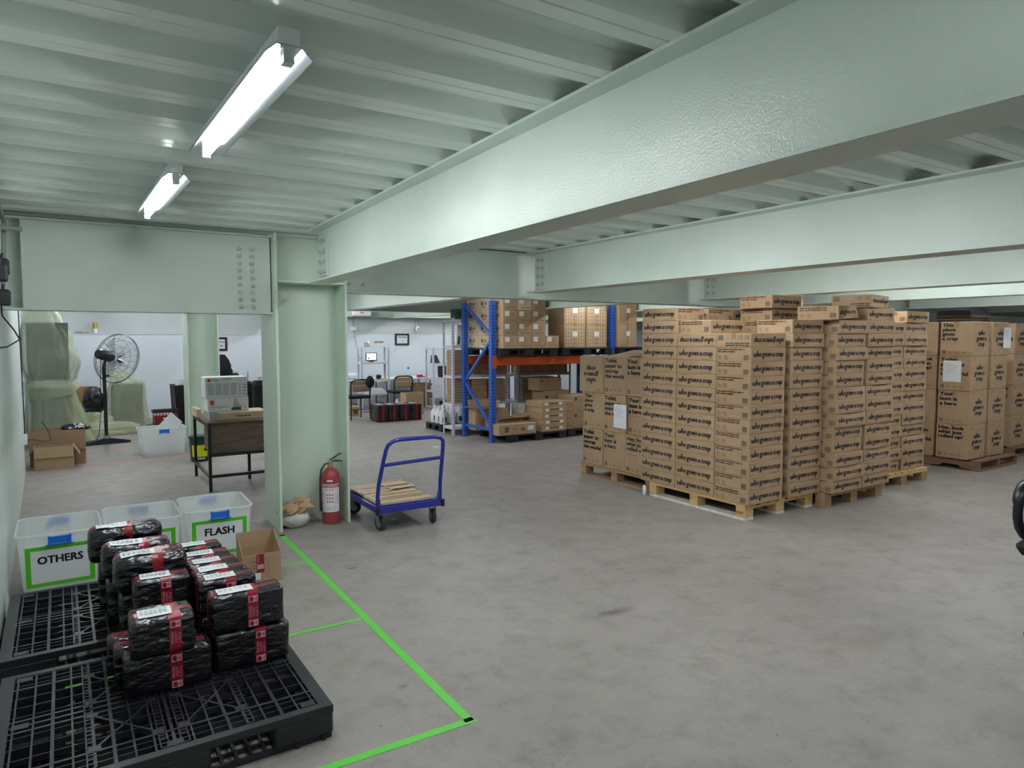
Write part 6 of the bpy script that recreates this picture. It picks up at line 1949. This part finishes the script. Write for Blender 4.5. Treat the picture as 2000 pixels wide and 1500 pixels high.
MB().tube([(0.08, 0.05, 0.03), (0.085, 0.05, 0.2)], 0.006, 6).build('aerial', 'black_plastic', t)
t = chamfer_box(0.3, 0.25, 0.3, 0.03).build('duffel_bag', 'black_cloth', None, (2.85, 12.75, 0.0)); t.scale = (1, 1, 2.9)
tag(t, 'tall black bag standing right of the white boxes', 'bag')
MB().tube([(-0.08, 0, 0.3), (-0.06, 0, 0.32), (0.06, 0, 0.32), (0.08, 0, 0.3)], 0.012, 6).build('strap', 'white_plastic', t, smooth=True)
# spray can and brush on the ledge
t = thing('paint_can', 'yellow and white can on the back wall ledge', 'can', (0.41, 15.66, 1.7225))
MB().lathe([(0.036, 0), (0.036, 0.19), (0.03, 0.2)], 16).build('can', 'white_plastic', t, smooth=True)
MB().lathe([(0.0368, 0.09), (0.0368, 0.2), (0.03, 0.205)], 16).build('yellow_top', 'brass', t, smooth=True)
t = thing('paint_brush', 'wooden brush lying on the ledge beside the can', 'brush', (0.2, 15.63, 1.7225))
MB().box(-0.02, 0.1, -0.02, 0.02, 0, 0.016).build('bristles', 'kraft_dark', t)
MB().tube([(-0.14, 0, 0.01), (-0.02, 0, 0.01)], [0.008, 0.012], 8).build('brush_handle', 'wood_red', t)

# ================================================================== PARTITION FITTINGS (LEFT)
def wx(y):
    return -0.12 - 0.4 * (y + 4.5) / 14.62
for k, (yy, z0, lab) in enumerate(((5.32, 2.02, 'upper black wall adapter with loop on the partition'), (5.02, 1.96, 'middle black wall adapter on the partition edge'), (5.33, 1.83, 'lower black wall adapter above the power cord'))):
    t = thing('wall_adapter', lab, 'adapter', (wx(yy), yy, z0), 0, 'black adapters on the partition')
    cb = chamfer_box(0.075, 0.09, 0.1, 0.01); cb.xf(lambda p: p + Vector((0.045, 0, 0))); cb.build('case', 'black_matte', t)
    MB().tube([(0.045, 0, 0.1), (0.045, 0.01, 0.125), (0.05, 0, 0.13)], 0.008, 6).build('cable_stub', 'black_matte', t)
pts = [(wx(5.4) + 0.03, 5.4, 1.83), (wx(5.4) + 0.03, 5.42, 1.77), (wx(5.4) + 0.09, 5.38, 1.68), (wx(5.4) + 0.12, 5.33, 1.62), (wx(5.3) + 0.06, 5.2, 1.575), (wx(5.0) + 0.01, 5.0, 1.57), (wx(4.4) + 0.01, 4.4, 1.56)]
tag(MB().tube(pts, 0.005, 6).build('power_cord', 'black_matte', smooth=True), 'thin black cord looping on the partition below the adapters', 'cord')
pts = [(wx(9.6) + 0.02, 9.6, 1.82), (wx(9.7) + 0.02, 9.7, 1.4), (wx(9.9) + 0.03, 9.9, 1.3)]
pts = [(wx(9.75) + 0.012, 9.75, 1.95), (wx(9.8) + 0.012, 9.8, 1.65), (wx(9.95) + 0.012, 9.95, 1.4), (wx(10.05) + 0.012, 10.05, 0.9), (wx(10.05) + 0.012, 10.05, 0.46)]
tag(MB().tube(pts, 0.006, 6).build('power_cord', 'black_matte', smooth=True), 'dark cable running down the partition end', 'cord')
t = MB().box(0, 0.035, -0.05, 0.05, 0, 0.12).build('wall_socket', 'white_plastic', None, (wx(9.95), 9.98, 0.36)); tag(t, 'white wall socket low on the partition end', 'socket')
MB().tube([(0.035, 0, 0.05), (0.1, 0, 0.05), (0.2, 0.02, 0.02), (0.27, 0.06, 0.03), (0.25, 0.1, 0.12), (0.18, 0.2, 0.24)], 0.005, 6).build('cable', 'black_matte', t, smooth=True)
t = thing('conduit_pipe', 'grey conduit running along the partition top', 'pipe', (0, 0, 0))
MB().tube([(wx(y) + 0.05, y, 2.42) for y in (1.0, 3.5, 5.5)] + [(wx(5.5) + 0.055, 5.58, 2.38), (wx(5.5) + 0.05, 5.6, 2.3), (wx(5.5) + 0.03, 5.6, 1.9)], 0.013, 8).build('pipe_run', 'cable_grey', t, smooth=True)
MB().tube([(wx(5.4) + 0.02, 5.45, 2.33), (wx(5.4) + 0.15, 5.5, 2.33)], 0.014, 8).build('coupling', 'cable_grey', t)
MB().tube([(wx(y) + 0.02, y, 2.37) for y in (2.0, 4.2, 5.3)], 0.01, 8).build('pipe_run', 'cable_grey', t, smooth=True)
for k, (y, z) in enumerate(((5.05, 1.70), (5.15, 1.53))):
    t = MB().box(0, 0.0015, 0, 0.06, 0, 0.035).build('tape_scrap', 'tape_green', None, (wx(y) + 0.004, y, z)); t.rotation_euler = (0, 0, math.radians(1.57))
    tag(t, 'scrap of green tape on the partition, %s' % ('upper', 'lower')[k], 'tape')
